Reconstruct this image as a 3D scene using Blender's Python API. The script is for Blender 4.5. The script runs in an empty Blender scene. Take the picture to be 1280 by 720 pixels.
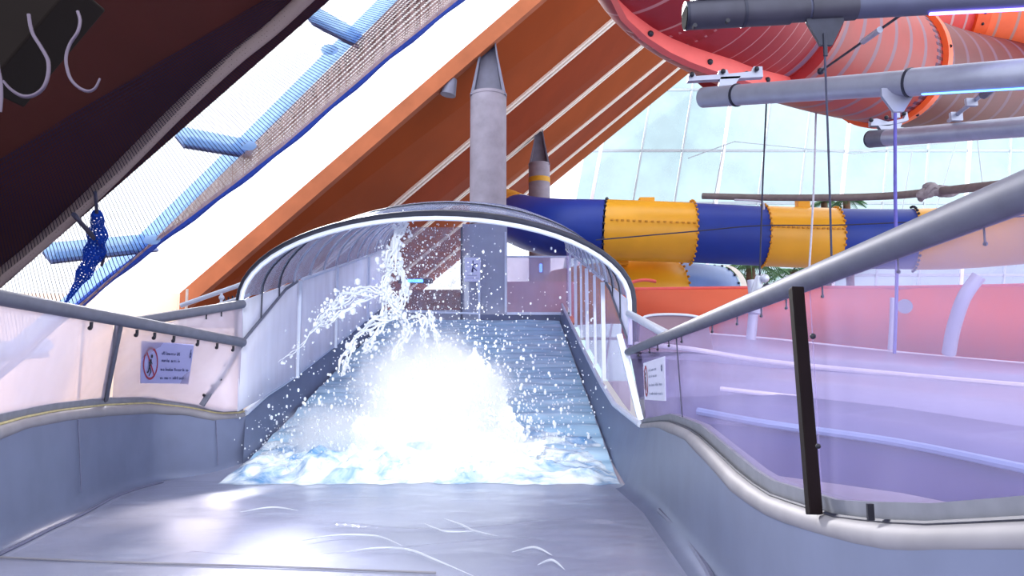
import bpy, math, random
from mathutils import Vector, Matrix, noise
random.seed(7)
V = Vector
C = bpy.context.scene.collection
SC = bpy.context.scene

# ------------------------------------------------------------------ camera frame helpers
PITCH = math.atan(.129); CP, SP = math.cos(PITCH), math.sin(PITCH)
EYE = 1.2
def ray(X, Y):
    a = (X - 640) / 1000; b = (360 - Y) / 1000; k = CP - b * SP
    return a / k, (SP + b * CP) / k
def at(X, Y, d):                       # pixel + depth -> world point
    a, e = ray(X, Y); return V((a * d, d, EYE + e * d))
def onz(X, Y, z=0.0):                  # pixel -> point on a level plane
    a, e = ray(X, Y); d = (z - EYE) / e; return V((a * d, d, z))
RA, RS, RM = 10.2, .08, .93
def onroof(X, Y, off=0.0):             # pixel -> point on (or below) the near roof plane
    a, e = ray(X, Y); d = (RA - off) / (e - RS - RM * a); return V((a * d, d, EYE + e * d))

# ------------------------------------------------------------------ materials
MATS = {}
def newmat(name):
    m = bpy.data.materials.new(name); m.use_nodes = True
    nt = m.node_tree; nt.nodes.clear()
    o = nt.nodes.new('ShaderNodeOutputMaterial')
    return m, nt, o
def N(nt, t, **kw):
    n = nt.nodes.new(t)
    for k, v in kw.items():
        if k.startswith('i_'):
            key = k[2:].replace('_', ' ')
            n.inputs[key].default_value = v
        else: setattr(n, k, v)
    return n
def rgba(c): return (c[0], c[1], c[2], 1)
def srgb(r, g, b):
    f = lambda v: (v / 12.92 if v <= .04045 else ((v + .055) / 1.055) ** 2.4)
    return (f(r / 255), f(g / 255), f(b / 255))
def ramp(nt, fac, stops):
    r = nt.nodes.new('ShaderNodeValToRGB')
    el = r.color_ramp.elements
    while len(el) < len(stops): el.new(.5)
    for e, (p, c) in zip(el, stops): e.position = p; e.color = rgba(c)
    nt.links.new(fac, r.inputs[0]); return r.outputs[0]
def mat(name, c, rough=.5, metal=0, var=.12, scale=6, stretch=(1, 1, 1), bump=0, coat=0, c2=None, spec=.5):
    m, nt, o = newmat(name)
    p = N(nt, 'ShaderNodeBsdfPrincipled'); p.inputs['Roughness'].default_value = rough
    p.inputs['Metallic'].default_value = metal; p.inputs['Coat Weight'].default_value = coat
    p.inputs['Specular IOR Level'].default_value = spec
    tc = N(nt, 'ShaderNodeTexCoord'); mp = N(nt, 'ShaderNodeMapping'); mp.inputs['Scale'].default_value = stretch
    no = N(nt, 'ShaderNodeTexNoise', i_Scale=scale, i_Detail=5.0)
    nt.links.new(tc.outputs['Object'], mp.inputs[0]); nt.links.new(mp.outputs[0], no.inputs['Vector'])
    a = tuple(max(0, x * (1 - var)) for x in c); b = c2 or tuple(min(1, x * (1 + var)) for x in c)
    nt.links.new(ramp(nt, no.outputs[0], [(.3, a), (.7, b)]), p.inputs['Base Color'])
    if bump:
        bm = N(nt, 'ShaderNodeBump', i_Strength=bump, i_Distance=.02)
        nt.links.new(no.outputs[0], bm.inputs['Height']); nt.links.new(bm.outputs[0], p.inputs['Normal'])
    nt.links.new(p.outputs[0], o.inputs[0]); MATS[name] = m; return m
def emit(name, c, s):
    m, nt, o = newmat(name); e = N(nt, 'ShaderNodeEmission', i_Strength=s); e.inputs[0].default_value = rgba(c)
    nt.links.new(e.outputs[0], o.inputs[0]); return m
def haze(name, c, lo, hi, tint=(1, 1, 1), scale=1.2, stretch=(1, 1, .25), gloss=.06, glow=.5):
    """clear plastic clouded by scratches, lime and water: part see-through, part scattering"""
    m, nt, o = newmat(name)
    tr = N(nt, 'ShaderNodeBsdfTransparent'); tr.inputs[0].default_value = rgba(tint)
    df = N(nt, 'ShaderNodeBsdfDiffuse'); df.inputs[0].default_value = rgba(c)
    tl = N(nt, 'ShaderNodeBsdfTranslucent'); tl.inputs[0].default_value = rgba(c)
    gl = N(nt, 'ShaderNodeBsdfGlossy', i_Roughness=.12)
    tc = N(nt, 'ShaderNodeTexCoord'); mp = N(nt, 'ShaderNodeMapping'); mp.inputs['Scale'].default_value = stretch
    no = N(nt, 'ShaderNodeTexNoise', i_Scale=scale, i_Detail=4.0)
    nt.links.new(tc.outputs['Object'], mp.inputs[0]); nt.links.new(mp.outputs[0], no.inputs['Vector'])
    mr = N(nt, 'ShaderNodeMapRange'); mr.inputs['From Min'].default_value = .3; mr.inputs['From Max'].default_value = .7
    mr.inputs['To Min'].default_value = lo; mr.inputs['To Max'].default_value = hi
    nt.links.new(no.outputs[0], mr.inputs[0])
    s1 = N(nt, 'ShaderNodeMixShader'); s1.inputs[0].default_value = glow
    nt.links.new(df.outputs[0], s1.inputs[1]); nt.links.new(tl.outputs[0], s1.inputs[2])
    s2 = N(nt, 'ShaderNodeMixShader'); nt.links.new(mr.outputs[0], s2.inputs[0])
    nt.links.new(tr.outputs[0], s2.inputs[1]); nt.links.new(s1.outputs[0], s2.inputs[2])
    s3 = N(nt, 'ShaderNodeMixShader'); s3.inputs[0].default_value = gloss
    nt.links.new(s2.outputs[0], s3.inputs[1]); nt.links.new(gl.outputs[0], s3.inputs[2])
    nt.links.new(s3.outputs[0], o.inputs[0]); return m
def stripes(name, c, line, per, width=.12, rough=.5, axis=0, per2=None):
    """fibreglass shell with pale bands across the tube (UV x runs along it, in metres)"""
    m, nt, o = newmat(name)
    p = N(nt, 'ShaderNodeBsdfPrincipled', i_Roughness=rough)
    uv = N(nt, 'ShaderNodeUVMap'); sx = N(nt, 'ShaderNodeSeparateXYZ'); nt.links.new(uv.outputs[0], sx.inputs[0])
    dv = N(nt, 'ShaderNodeMath', operation='DIVIDE'); dv.inputs[1].default_value = per
    fr = N(nt, 'ShaderNodeMath', operation='FRACT'); lt = N(nt, 'ShaderNodeMath', operation='LESS_THAN'); lt.inputs[1].default_value = width
    nt.links.new(sx.outputs[axis], dv.inputs[0]); nt.links.new(dv.outputs[0], fr.inputs[0]); nt.links.new(fr.outputs[0], lt.inputs[0])
    no = N(nt, 'ShaderNodeTexNoise', i_Scale=1.5, i_Detail=3.0); tc = N(nt, 'ShaderNodeTexCoord'); nt.links.new(tc.outputs['Object'], no.inputs['Vector'])
    base = ramp(nt, no.outputs[0], [(.3, tuple(x * .88 for x in c)), (.7, tuple(min(1, x * 1.1) for x in c))])
    mx = N(nt, 'ShaderNodeMix', data_type='RGBA'); mx.inputs[7].default_value = rgba(line)
    nt.links.new(lt.outputs[0], mx.inputs[0]); nt.links.new(base, mx.inputs[6])
    nt.links.new(mx.outputs[2], p.inputs['Base Color']); nt.links.new(p.outputs[0], o.inputs[0]); return m
def netmat(name, c, cell, fill, axes=(0, 1)):
    """knotted netting: threads on a UV lattice in metres, holes between them"""
    m, nt, o = newmat(name)
    uv = N(nt, 'ShaderNodeUVMap'); sx = N(nt, 'ShaderNodeSeparateXYZ'); nt.links.new(uv.outputs[0], sx.inputs[0])
    outs = []
    for a in axes:
        dv = N(nt, 'ShaderNodeMath', operation='DIVIDE'); dv.inputs[1].default_value = cell
        fr = N(nt, 'ShaderNodeMath', operation='FRACT'); lt = N(nt, 'ShaderNodeMath', operation='LESS_THAN'); lt.inputs[1].default_value = fill
        nt.links.new(sx.outputs[a], dv.inputs[0]); nt.links.new(dv.outputs[0], fr.inputs[0]); nt.links.new(fr.outputs[0], lt.inputs[0]); outs.append(lt)
    mx = N(nt, 'ShaderNodeMath', operation='MAXIMUM'); nt.links.new(outs[0].outputs[0], mx.inputs[0]); nt.links.new(outs[1].outputs[0], mx.inputs[1])
    tr = N(nt, 'ShaderNodeBsdfTransparent'); df0 = N(nt, 'ShaderNodeBsdfDiffuse'); df0.inputs[0].default_value = rgba(c)
    tl = N(nt, 'ShaderNodeBsdfTranslucent'); tl.inputs[0].default_value = rgba(c)
    df = N(nt, 'ShaderNodeMixShader'); df.inputs[0].default_value = .4; nt.links.new(df0.outputs[0], df.inputs[1]); nt.links.new(tl.outputs[0], df.inputs[2])
    s = N(nt, 'ShaderNodeMixShader'); nt.links.new(mx.outputs[0], s.inputs[0]); nt.links.new(tr.outputs[0], s.inputs[1]); nt.links.new(df.outputs[0], s.inputs[2])
    nt.links.new(s.outputs[0], o.inputs[0]); return m

steel = mat('brushed stainless steel', srgb(106, 114, 142), .45, .2, .08, 2.5, (1, 1, 1))
steel_floor = mat('wet stainless floor', srgb(156, 160, 184), .32, .3, .12, 1.3, (1, 1, 1), bump=.05)
rim_steel = mat('rim steel', srgb(140, 137, 144), .62, .1, .08, 5)
rail_steel = mat('handrail steel', srgb(100, 102, 118), .58, .25, .1, 8)
rail_white = mat('pale rail', srgb(205, 212, 230), .35, .2, .05, 8)
band_grey = mat('grey sealing band', srgb(118, 120, 132), .6, 0, .12, 9)
gold_strip = mat('yellowed sealant', srgb(176, 164, 120), .6, 0, .2, 12)
dark_post = mat('dark brown post', srgb(20, 11, 13), .6, 0, .15, 6, spec=.1)
dark_steel = mat('dark steel', srgb(48, 50, 66), .45, .5, .15, 8)
bolt_mat = mat('bolt black', srgb(40, 40, 50), .5, .4, .1, 20)
weld = mat('weld', srgb(112, 114, 140), .5, .4, .1, 20)
concrete = mat('cast concrete', srgb(142, 136, 150), .85, 0, .16, 2.2, (1, 1, 1), bump=.15)
bracket_mat = mat('grey painted bracket', srgb(112, 112, 132), .5, .3, .12, 3)
pipe_slate = mat('shaded slate pipe', srgb(74, 78, 104), .5, .3, .12, 4)  # shade on the topmost pipe is put into this darker colour
yellow_band = mat('yellow tape', srgb(200, 150, 30), .6)
wood = mat('orange timber board', srgb(148, 68, 28), .9, 0, .1, .5, (1, .35, 1), spec=.08)
wood2 = mat('red timber board', srgb(136, 56, 27), .9, 0, .1, .5, (1, .35, 1), spec=.08)
wood_edge = mat('cut timber edge', srgb(166, 94, 60), .9, 0, .16, 1.2)
wood_shaded = mat('shaded timber', srgb(66, 25, 21), .85, 0, .15, .8, (1, .3, 1), spec=.2)  # roof timber darkened: shade under the near ceiling is put into the colour
rafter_mat = mat('weathered rafter', srgb(20, 13, 11), .95, 0, .15, 2, spec=.2)
white_trim = mat('white strip', srgb(240, 226, 214), .5, 0, .04, 3)
dark_gap = mat('dark joint', srgb(70, 52, 52), .7, 0, .1, 3)
cream = haze('cream membrane', srgb(252, 236, 220), .9, .97, (1, 1, 1), .5, (1, 1, 1), .0, .55)
mullion_mat = mat('grey mullion', srgb(176, 186, 194), .5, .2, .05, 3)
frame_blue = haze('pale blue frame', srgb(186, 218, 252), .55, .7, srgb(225, 240, 255), 2, (1, 1, 1), .05, .55)
frame_slate = mat('slate glazing bar edge', srgb(110, 120, 160), .5, .1, .06, 3)
pipe_grey = mat('galvanised pipe', srgb(158, 162, 182), .42, .45, .1, 4)
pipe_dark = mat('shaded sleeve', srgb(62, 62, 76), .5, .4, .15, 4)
tube_red = stripes('red fibreglass', srgb(146, 30, 40), srgb(178, 116, 118), .3, .07)
tube_deep = stripes('deep red fibreglass', srgb(94, 16, 26), srgb(100, 64, 88), 1.1, .18)
tube_orange = stripes('orange fibreglass', srgb(156, 40, 34), srgb(122, 84, 104), .95, .2)
tube_bright = stripes('bright orange fibreglass', srgb(250, 112, 66), srgb(190, 140, 128), .62, .15)
flange_pink = mat('pink flange', srgb(226, 96, 92), .45, 0, .05, 4)
flange_red = mat('dark red flange', srgb(150, 30, 34), .4, 0, .08, 4)
flange_orange = mat('orange flange', srgb(238, 92, 40), .4, 0, .08, 4)
blue_fg = mat('blue fibreglass', srgb(14, 52, 148), .5, 0, .08, 1.2)
yellow_fg = mat('yellow fibreglass', srgb(232, 168, 40), .35, 0, .06, 1.2)
yellow_rim = mat('ochre flange', srgb(196, 132, 24), .45, 0, .12, 6)
pale_blue = mat('weathered pale blue fibreglass', srgb(110, 140, 196), .35, 0, .1, 1.2)
white_ring = mat('white ring', srgb(238, 236, 226), .5, 0, .03)
orange_fg = mat('orange wall fibreglass', srgb(240, 104, 66), .45, 0, .07, .8)
lilac_fg = mat('pale lilac fibreglass', srgb(166, 165, 197), .4, 0, .05, .8)
white_lip = mat('white lip', srgb(245, 240, 250), .4, 0, .03)
purple_floor = mat('purple wet floor', srgb(62, 66, 116), .25, 0, .15, 1.5)
mauve = mat('mauve shell', srgb(132, 104, 118), .5, 0, .08, 2)
pole_mat = mat('grey brown pole', srgb(122, 112, 112), .7, 0, .12, 6)
rope_mat = mat('dark rope', srgb(52, 54, 78), .8, 0, .15, 12)
rope_purple = mat('violet rope', srgb(92, 86, 170), .7, 0, .15, 12)
rope_pale = mat('pale rope', srgb(190, 190, 205), .7, 0, .1, 12)
sling_mat = mat('worn sling cloth', srgb(134, 126, 132), .9, 0, .2, 10, bump=.3)
rope_blue = mat('blue edge rope', srgb(30, 68, 170), .7, 0, .2, 12)
rope_navy = mat('navy edge rope', srgb(44, 52, 112), .7, 0, .2, 12)
hook_mat = mat('steel hook', srgb(92, 82, 98), .4, .7, .08, 8)
led_violet = emit('violet led', srgb(150, 130, 255), 4)
led_blue = emit('blue led', srgb(70, 130, 255), 6)
palm_green = mat('palm green', srgb(70, 120, 70), .6, 0, .3, 3)
trunk_mat = mat('palm trunk', srgb(112, 84, 66), .9, 0, .3, 6, bump=.4)
sign_white = mat('sign white', srgb(226, 226, 250), .5, 0, .02)
sign_lilac = mat('sign lilac', srgb(186, 184, 232), .5, 0, .03)
sign_red = mat('sign red', srgb(170, 40, 66), .5, 0, .02)
sign_ink = mat('sign ink', srgb(72, 76, 128), .6, 0, .02)
sign_black = mat('sign black', srgb(48, 44, 66), .6, 0, .02)
sign_grey = mat('sign grey ink', srgb(150, 156, 184), .6, 0, .02)
plexi_left = haze('clouded acrylic left', srgb(232, 226, 242), .25, .6, srgb(255, 250, 250), .5, (1, 1, .35))
plexi_right = haze('clouded acrylic right', srgb(180, 176, 212), .1, .36, srgb(248, 242, 252), .7, (1, 1, .5), 0.0)
plexi_side = haze('misted acrylic', srgb(234, 238, 252), .6, .9, srgb(240, 240, 255), 1.1, (1, 1, .3))
plexi_vault = haze('ribbed vault acrylic', srgb(190, 198, 224), .22, .4, srgb(236, 238, 248), .8, (1, 1, 1), .1, .45)
plexi_end = haze('end acrylic', srgb(210, 200, 225), .3, .55, srgb(245, 240, 250), .8)
plexi_clear = haze('splashed clear acrylic', srgb(190, 186, 200), .05, .4, (.92, .92, .95), 4, (1, 1, 1))
plexi_grey = haze('grey frosted acrylic', srgb(196, 206, 228), .55, .75, (.9, .92, .98), 1)
glass_facade = haze('facade glass', srgb(170, 200, 206), .12, .4, (.27, .335, .35), .35, (1, 1, 1), .05, .5)
glass_sky = haze('skylight glass', srgb(250, 250, 250), .02, .05, (1, 1, 1), 1, (1, 1, 1), .0, .5)
net_main = netmat('blue safety net', srgb(40, 40, 66), .055, .2)
net_pocket = netmat('doubled net', srgb(176, 150, 146), .07, .62)
net_roll = netmat('rolled net', srgb(176, 160, 158), .06, .8)
net_knot = netmat('bunched net', srgb(34, 70, 170), .07, .55)

# water
def watermat(name, base, rough, foam_lo, foam_hi, alpha_lo, alpha_hi, foam_col=(.85, .9, .97), stretch=(1, .3, 1), scale=1.6, bump=.25):
    m, nt, o = newmat(name)
    tc = N(nt, 'ShaderNodeTexCoord'); mp = N(nt, 'ShaderNodeMapping'); mp.inputs['Scale'].default_value = stretch
    no = N(nt, 'ShaderNodeTexNoise', i_Scale=scale, i_Detail=8.0, i_Roughness=.62, i_Distortion=.6)
    nt.links.new(tc.outputs['Object'], mp.inputs[0]); nt.links.new(mp.outputs[0], no.inputs['Vector'])
    col = ramp(nt, no.outputs[0], [(foam_lo, base), (foam_hi, foam_col)])
    mr = N(nt, 'ShaderNodeMapRange'); mr.inputs['From Min'].default_value = foam_lo; mr.inputs['From Max'].default_value = foam_hi
    mr.inputs['To Min'].default_value = alpha_lo; mr.inputs['To Max'].default_value = alpha_hi
    nt.links.new(no.outputs[0], mr.inputs[0])
    p = N(nt, 'ShaderNodeBsdfPrincipled', i_Roughness=rough); p.inputs['IOR'].default_value = 1.4
    nt.links.new(col, p.inputs['Base Color']); nt.links.new(mr.outputs[0], p.inputs['Alpha'])
    bm = N(nt, 'ShaderNodeBump', i_Strength=bump, i_Distance=.03); nt.links.new(no.outputs[0], bm.inputs['Height']); nt.links.new(bm.outputs[0], p.inputs['Normal'])
    nt.links.new(p.outputs[0], o.inputs[0]); return m
water_thin = watermat('thin runoff water', srgb(150, 152, 180), .12, .45, .75, .12, .45, srgb(215, 220, 240), (1, 1.6, 1), 1.0, .12)
water_slope = watermat('water sheet on slope', srgb(172, 212, 240), .2, .42, .72, .88, .95, srgb(206, 228, 246), (.35, 1.8, 1.8), 1.5, .2)
water_churn = watermat('churned water', srgb(104, 156, 206), .16, .33, .56, .9, 1.0, srgb(236, 246, 253), (1, 1.2, 1), 1.9, .6)
foam_white = mat('white foam', (.93, .96, .99), .6, 0, .03, 6)
def dropmat():
    m, nt, o = newmat('water droplets')
    df = N(nt, 'ShaderNodeBsdfDiffuse'); df.inputs[0].default_value = (.93, .96, 1, 1)
    tl = N(nt, 'ShaderNodeBsdfTranslucent'); tl.inputs[0].default_value = (.93, .96, 1, 1)
    gl = N(nt, 'ShaderNodeBsdfGlossy', i_Roughness=.1)
    a = N(nt, 'ShaderNodeMixShader'); a.inputs[0].default_value = .5; b = N(nt, 'ShaderNodeMixShader'); b.inputs[0].default_value = .12
    nt.links.new(df.outputs[0], a.inputs[1]); nt.links.new(tl.outputs[0], a.inputs[2]); nt.links.new(a.outputs[0], b.inputs[1]); nt.links.new(gl.outputs[0], b.inputs[2])
    nt.links.new(b.outputs[0], o.inputs[0]); return m
drop = dropmat()
def mistmat(dens, nscale, lo, hi):
    m, nt, o = newmat('spray mist')
    tc = N(nt, 'ShaderNodeTexCoord')
    ln = N(nt, 'ShaderNodeVectorMath', operation='LENGTH'); nt.links.new(tc.outputs['Object'], ln.inputs[0])
    fo = N(nt, 'ShaderNodeMapRange', interpolation_type='SMOOTHSTEP'); fo.inputs['From Min'].default_value = .98; fo.inputs['From Max'].default_value = .25
    nt.links.new(ln.outputs['Value'], fo.inputs[0])
    no = N(nt, 'ShaderNodeTexNoise', i_Scale=nscale, i_Detail=5.0, i_Roughness=.6, i_Distortion=.4); nt.links.new(tc.outputs['Object'], no.inputs['Vector'])
    ad = N(nt, 'ShaderNodeMath', operation='ADD'); nt.links.new(no.outputs[0], ad.inputs[0])
    sc = N(nt, 'ShaderNodeMath', operation='MULTIPLY'); sc.inputs[1].default_value = .5; nt.links.new(fo.outputs[0], sc.inputs[0]); nt.links.new(sc.outputs[0], ad.inputs[1])
    mr = N(nt, 'ShaderNodeMapRange'); mr.inputs['From Min'].default_value = lo; mr.inputs['From Max'].default_value = hi; mr.inputs['To Max'].default_value = dens
    nt.links.new(ad.outputs[0], mr.inputs[0])
    mu = N(nt, 'ShaderNodeMath', operation='MULTIPLY'); nt.links.new(mr.outputs[0], mu.inputs[0]); nt.links.new(fo.outputs[0], mu.inputs[1])
    vs = N(nt, 'ShaderNodeVolumeScatter'); vs.inputs['Color'].default_value = (.985, .992, 1, 1); vs.inputs['Anisotropy'].default_value = .3
    nt.links.new(mu.outputs[0], vs.inputs['Density']); nt.links.new(vs.outputs[0], o.inputs['Volume']); return m

# ------------------------------------------------------------------ mesh building
class MB:
    def __init__(s): s.v = []; s.f = []; s.uv = {}
    def add(s, vs, fs, uvs=None):
        b = len(s.v); s.v += [V(p) for p in vs]
        for i, f in enumerate(fs):
            if uvs: s.uv[len(s.f)] = uvs[i]
            s.f.append([b + k for k in f])
        return s
    def box(s, c, size, R=None):
        h = [x / 2 for x in size]; R = R or Matrix.Identity(3)
        vs = [V(c) + R @ V((sx * h[0], sy * h[1], sz * h[2])) for sx in (-1, 1) for sy in (-1, 1) for sz in (-1, 1)]
        return s.add(vs, [(0, 1, 3, 2), (4, 6, 7, 5), (0, 4, 5, 1), (2, 3, 7, 6), (0, 2, 6, 4), (1, 5, 7, 3)])
    def beam(s, p, q, w, h, up=(0, 0, 1)):
        p, q = V(p), V(q); d = (q - p); L = d.length; d.normalize(); u = V(up); x = d.cross(u)
        if x.length < 1e-4: x = d.cross(V((1, 0, 0)))
        x.normalize(); z = x.cross(d)
        R = Matrix((x, d, z)).transposed(); return s.box((p + q) / 2, (w, L, h), R)
    def tube(s, pts, r, n=12, caps=True, a0=0, a1=2 * math.pi, close=True):
        pts = [V(p) for p in pts]; m = len(pts); rs = r if isinstance(r, (list, tuple)) else [r] * m
        T = [(pts[min(i + 1, m - 1)] - pts[max(i - 1, 0)]).normalized() for i in range(m)]
        u = T[0].cross(V((0, 0, 1)))
        if u.length < .05: u = T[0].cross(V((0, 1, 0)))
        u.normalize(); vs = []; L = [0]
        for i in range(1, m): L.append(L[-1] + (pts[i] - pts[i - 1]).length)
        for i in range(m):
            u = (u - T[i] * u.dot(T[i])).normalized(); w = T[i].cross(u)
            for k in range(n):
                a = a0 + (a1 - a0) * k / (n if close else n - 1)
                vs.append(pts[i] + (u * math.cos(a) + w * math.sin(a)) * rs[i])
        fs = []; uv = []
        for i in range(m - 1):
            for k in range(n if close else n - 1):
                k2 = (k + 1) % n
                fs.append((i * n + k, i * n + k2, (i + 1) * n + k2, (i + 1) * n + k))
                c0 = k / n * 2 * math.pi * rs[i]; c1 = (k + 1) / n * 2 * math.pi * rs[i]
                uv.append(((L[i], c0), (L[i], c1), (L[i + 1], c1), (L[i + 1], c0)))
        if caps and close:
            fs.append(tuple(range(n - 1, -1, -1))); uv.append([(0, 0)] * n)
            fs.append(tuple((m - 1) * n + k for k in range(n))); uv.append([(0, 0)] * n)
        return s.add(vs, fs, uv)
    def grid(s, rows, thick=0, uv=True):
        m, n = len(rows), len(rows[0]); vs = [V(p) for r in rows for p in r]; fs = []; us = []
        Lr = [0]; Lc = [0]
        for i in range(1, m): Lr.append(Lr[-1] + (V(rows[i][n // 2]) - V(rows[i - 1][n // 2])).length)
        for k in range(1, n): Lc.append(Lc[-1] + (V(rows[m // 2][k]) - V(rows[m // 2][k - 1])).length)
        for i in range(m - 1):
            for k in range(n - 1):
                fs.append((i * n + k, i * n + k + 1, (i + 1) * n + k + 1, (i + 1) * n + k))
                us.append(((Lr[i], Lc[k]), (Lr[i], Lc[k + 1]), (Lr[i + 1], Lc[k + 1]), (Lr[i + 1], Lc[k])))
        return s.add(vs, fs, us)
    def prism(s, poly, d):
        n = len(poly); d = V(d); vs = [V(p) for p in poly] + [V(p) + d for p in poly]
        fs = [tuple(range(n)), tuple(range(2 * n - 1, n - 1, -1))] + [(i, i + n, (i + 1) % n + n, (i + 1) % n) for i in range(n)]
        return s.add(vs, fs)
    def ball(s, c, r, sub=0, sc=(1, 1, 1)):
        t = (1 + 5 ** .5) / 2
        vs = [V(p).normalized() for p in ((-1, t, 0), (1, t, 0), (-1, -t, 0), (1, -t, 0), (0, -1, t), (0, 1, t), (0, -1, -t), (0, 1, -t), (t, 0, -1), (t, 0, 1), (-t, 0, -1), (-t, 0, 1))]
        fs = [(0, 11, 5), (0, 5, 1), (0, 1, 7), (0, 7, 10), (0, 10, 11), (1, 5, 9), (5, 11, 4), (11, 10, 2), (10, 7, 6), (7, 1, 8), (3, 9, 4), (3, 4, 2), (3, 2, 6), (3, 6, 8), (3, 8, 9), (4, 9, 5), (2, 4, 11), (6, 2, 10), (8, 6, 7), (9, 8, 1)]
        for _ in range(sub):
            cache = {}; nf = []
            def mid(a, b):
                k = (min(a, b), max(a, b))
                if k not in cache: cache[k] = len(vs); vs.append(((vs[a] + vs[b]) / 2).normalized())
                return cache[k]
            for a, b, c_ in fs:
                x, y, z = mid(a, b), mid(b, c_), mid(c_, a); nf += [(a, x, z), (b, y, x), (c_, z, y), (x, y, z)]
            fs = nf
        return s.add([V(c) + V((p.x * sc[0], p.y * sc[1], p.z * sc[2])) * r for p in vs], fs)

def cat_pts(P, n=8):                    # Catmull-Rom resample
    P = [V(p) for p in P]; out = []
    for i in range(len(P) - 1):
        a, b, c, d = P[max(i - 1, 0)], P[i], P[i + 1], P[min(i + 2, len(P) - 1)]
        for k in range(n):
            t = k / n
            out.append(.5 * ((2 * b) + (c - a) * t + (2 * a - 5 * b + 4 * c - d) * t * t + (3 * b - a - 3 * c + d) * t ** 3))
    return out + [P[-1]]
def interp(tab, x):
    if x <= tab[0][0]: return tab[0][1]
    for (a, u), (b, w) in zip(tab, tab[1:]):
        if x <= b: return u + (w - u) * (x - a) / (b - a)
    return tab[-1][1]

ROOT_OF = {}
def obj(name, mb, m, parent=None, smooth=True, label=None, cat=None, group=None, kind=None, thick=0, bevel=0, flat_angle=None):
    me = bpy.data.meshes.new(name)
    if parent is not None:
        org = ROOT_OF[parent.name]
    else:
        xs = [p.x for p in mb.v]; ys = [p.y for p in mb.v]; zs = [p.z for p in mb.v]
        org = V(((min(xs) + max(xs)) / 2, (min(ys) + max(ys)) / 2, min(zs)))
    me.from_pydata([p - org for p in mb.v], [], mb.f)
    if mb.uv:
        ul = me.uv_layers.new(name='UVMap')
        for fi, us in mb.uv.items():
            for li, u in zip(me.polygons[fi].loop_indices, us): ul.data[li].uv = u
    me.materials.append(m)
    if smooth:
        me.polygons.foreach_set('use_smooth', [True] * len(me.polygons))
        try: me.set_sharp_from_angle(angle=math.radians(40))
        except Exception: pass
    o = bpy.data.objects.new(name, me); C.objects.link(o); ROOT_OF[o.name] = org
    if parent is not None: o.parent = parent
    else: o.location = org
    if thick:
        md = o.modifiers.new('thickness', 'SOLIDIFY'); md.thickness = thick; md.offset = 0
    if bevel:
        md = o.modifiers.new('bevel', 'BEVEL'); md.width = bevel; md.segments = 2
    tag(o, label, cat, group, kind); return o
def tag(o, label=None, cat=None, group=None, kind=None):
    for k, x in (('label', label), ('category', cat), ('group', group), ('kind', kind)):
        if x: o[k] = x
def thing(name, loc, label, cat, group=None):
    o = bpy.data.objects.new(name, None); C.objects.link(o); o.location = V(loc); ROOT_OF[o.name] = V(loc)
    o.empty_display_size = .1; tag(o, label, cat, group); return o
def flanged(o): return o

# ================================================================== SETTING
# hall floor far below the slide structure
fm = mat('hall floor', srgb(150, 140, 165), .5, 0, .1, .6)
obj('floor', MB().box((8, 30, -1.6), (70, 100, .2)), fm, kind='structure', smooth=False)

# timber roof: strips between the joints; every joint line y_k has its own height and pitch
LINES = [(6.2, .0, .95), (15.0, .742, .952), (25.5, .4791, .911), (35.2, .3688, .877), (45.4, .3043, .855), (55, .265, .831), (64.8, .237, .838), (72.6, .2196, .83)]
def rline(k):
    y, r, m = LINES[k]
    if k == 0: return lambda x: V((x, 6.2, 11.05 + .952 * x))
    return lambda x, y=y, r=r, m=m: V((x, y, EYE + y * r + m * x))
def roof_strip(k0, k1, name, m, xa, xb, inset0=0, inset1=0, th=.35):
    A, B = rline(k0), rline(k1)
    def mixp(t, x): return A(x).lerp(B(x), t)
    t0 = inset0 / (LINES[k1][0] - LINES[k0][0]); t1 = 1 - inset1 / (LINES[k1][0] - LINES[k0][0])
    p = [mixp(t0, xa), mixp(t0, xb), mixp(t1, xb), mixp(t1, xa)]
    return obj(name, MB().prism(p, (-.25, 0, th)), m, kind='structure', smooth=False)
XA, XB = -13.6, 17
roof_strip(0, 1, 'ceiling', wood_shaded, XA, 17)
for i, k in enumerate(range(2, 7)):
    roof_strip(k, k + 1, 'ceiling', wood if i % 2 == 0 or i == 4 else wood2, XA - 20 if k > 2 else XA, 22, 0.12 if k > 2 else 0, .12)
# paired white strips along each joint
tn = 1
for k in (3, 4, 5, 6):
    A = rline(k)
    for dy in (-.34, .3):
        off = V((0, dy, dy * .08 - .06))
        obj('trim_%d' % tn, MB().beam(A(-30) + off, A(22) + off, .26, .12), white_trim, kind='structure', smooth=False); tn += 1
    off = V((0, 0, .05))
    obj('trim_%d' % tn, MB().beam(A(-30) + off, A(22) + off, .4, .1), dark_gap, kind='structure', smooth=False); tn += 1
# near timber edge beam of the orange roof with a pale lower lip
A = rline(2); B = rline(3)
dn = (A(1) - A(0)).cross(B(0) - A(0)).normalized()
if dn.z > 0: dn = -dn
obj('trim_%d' % tn, MB().beam(A(-11.4) + V((0, -.2, .1)), A(17) + V((0, -.2, .1)), .36, .5), wood_edge, kind='structure', smooth=False); tn += 1
obj('trim_%d' % tn, MB().beam(A(-11.4) + V((0, -.02, -.16)), A(17) + V((0, -.02, -.16)), .1, .08), white_trim, kind='structure', smooth=False); tn += 1
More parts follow.
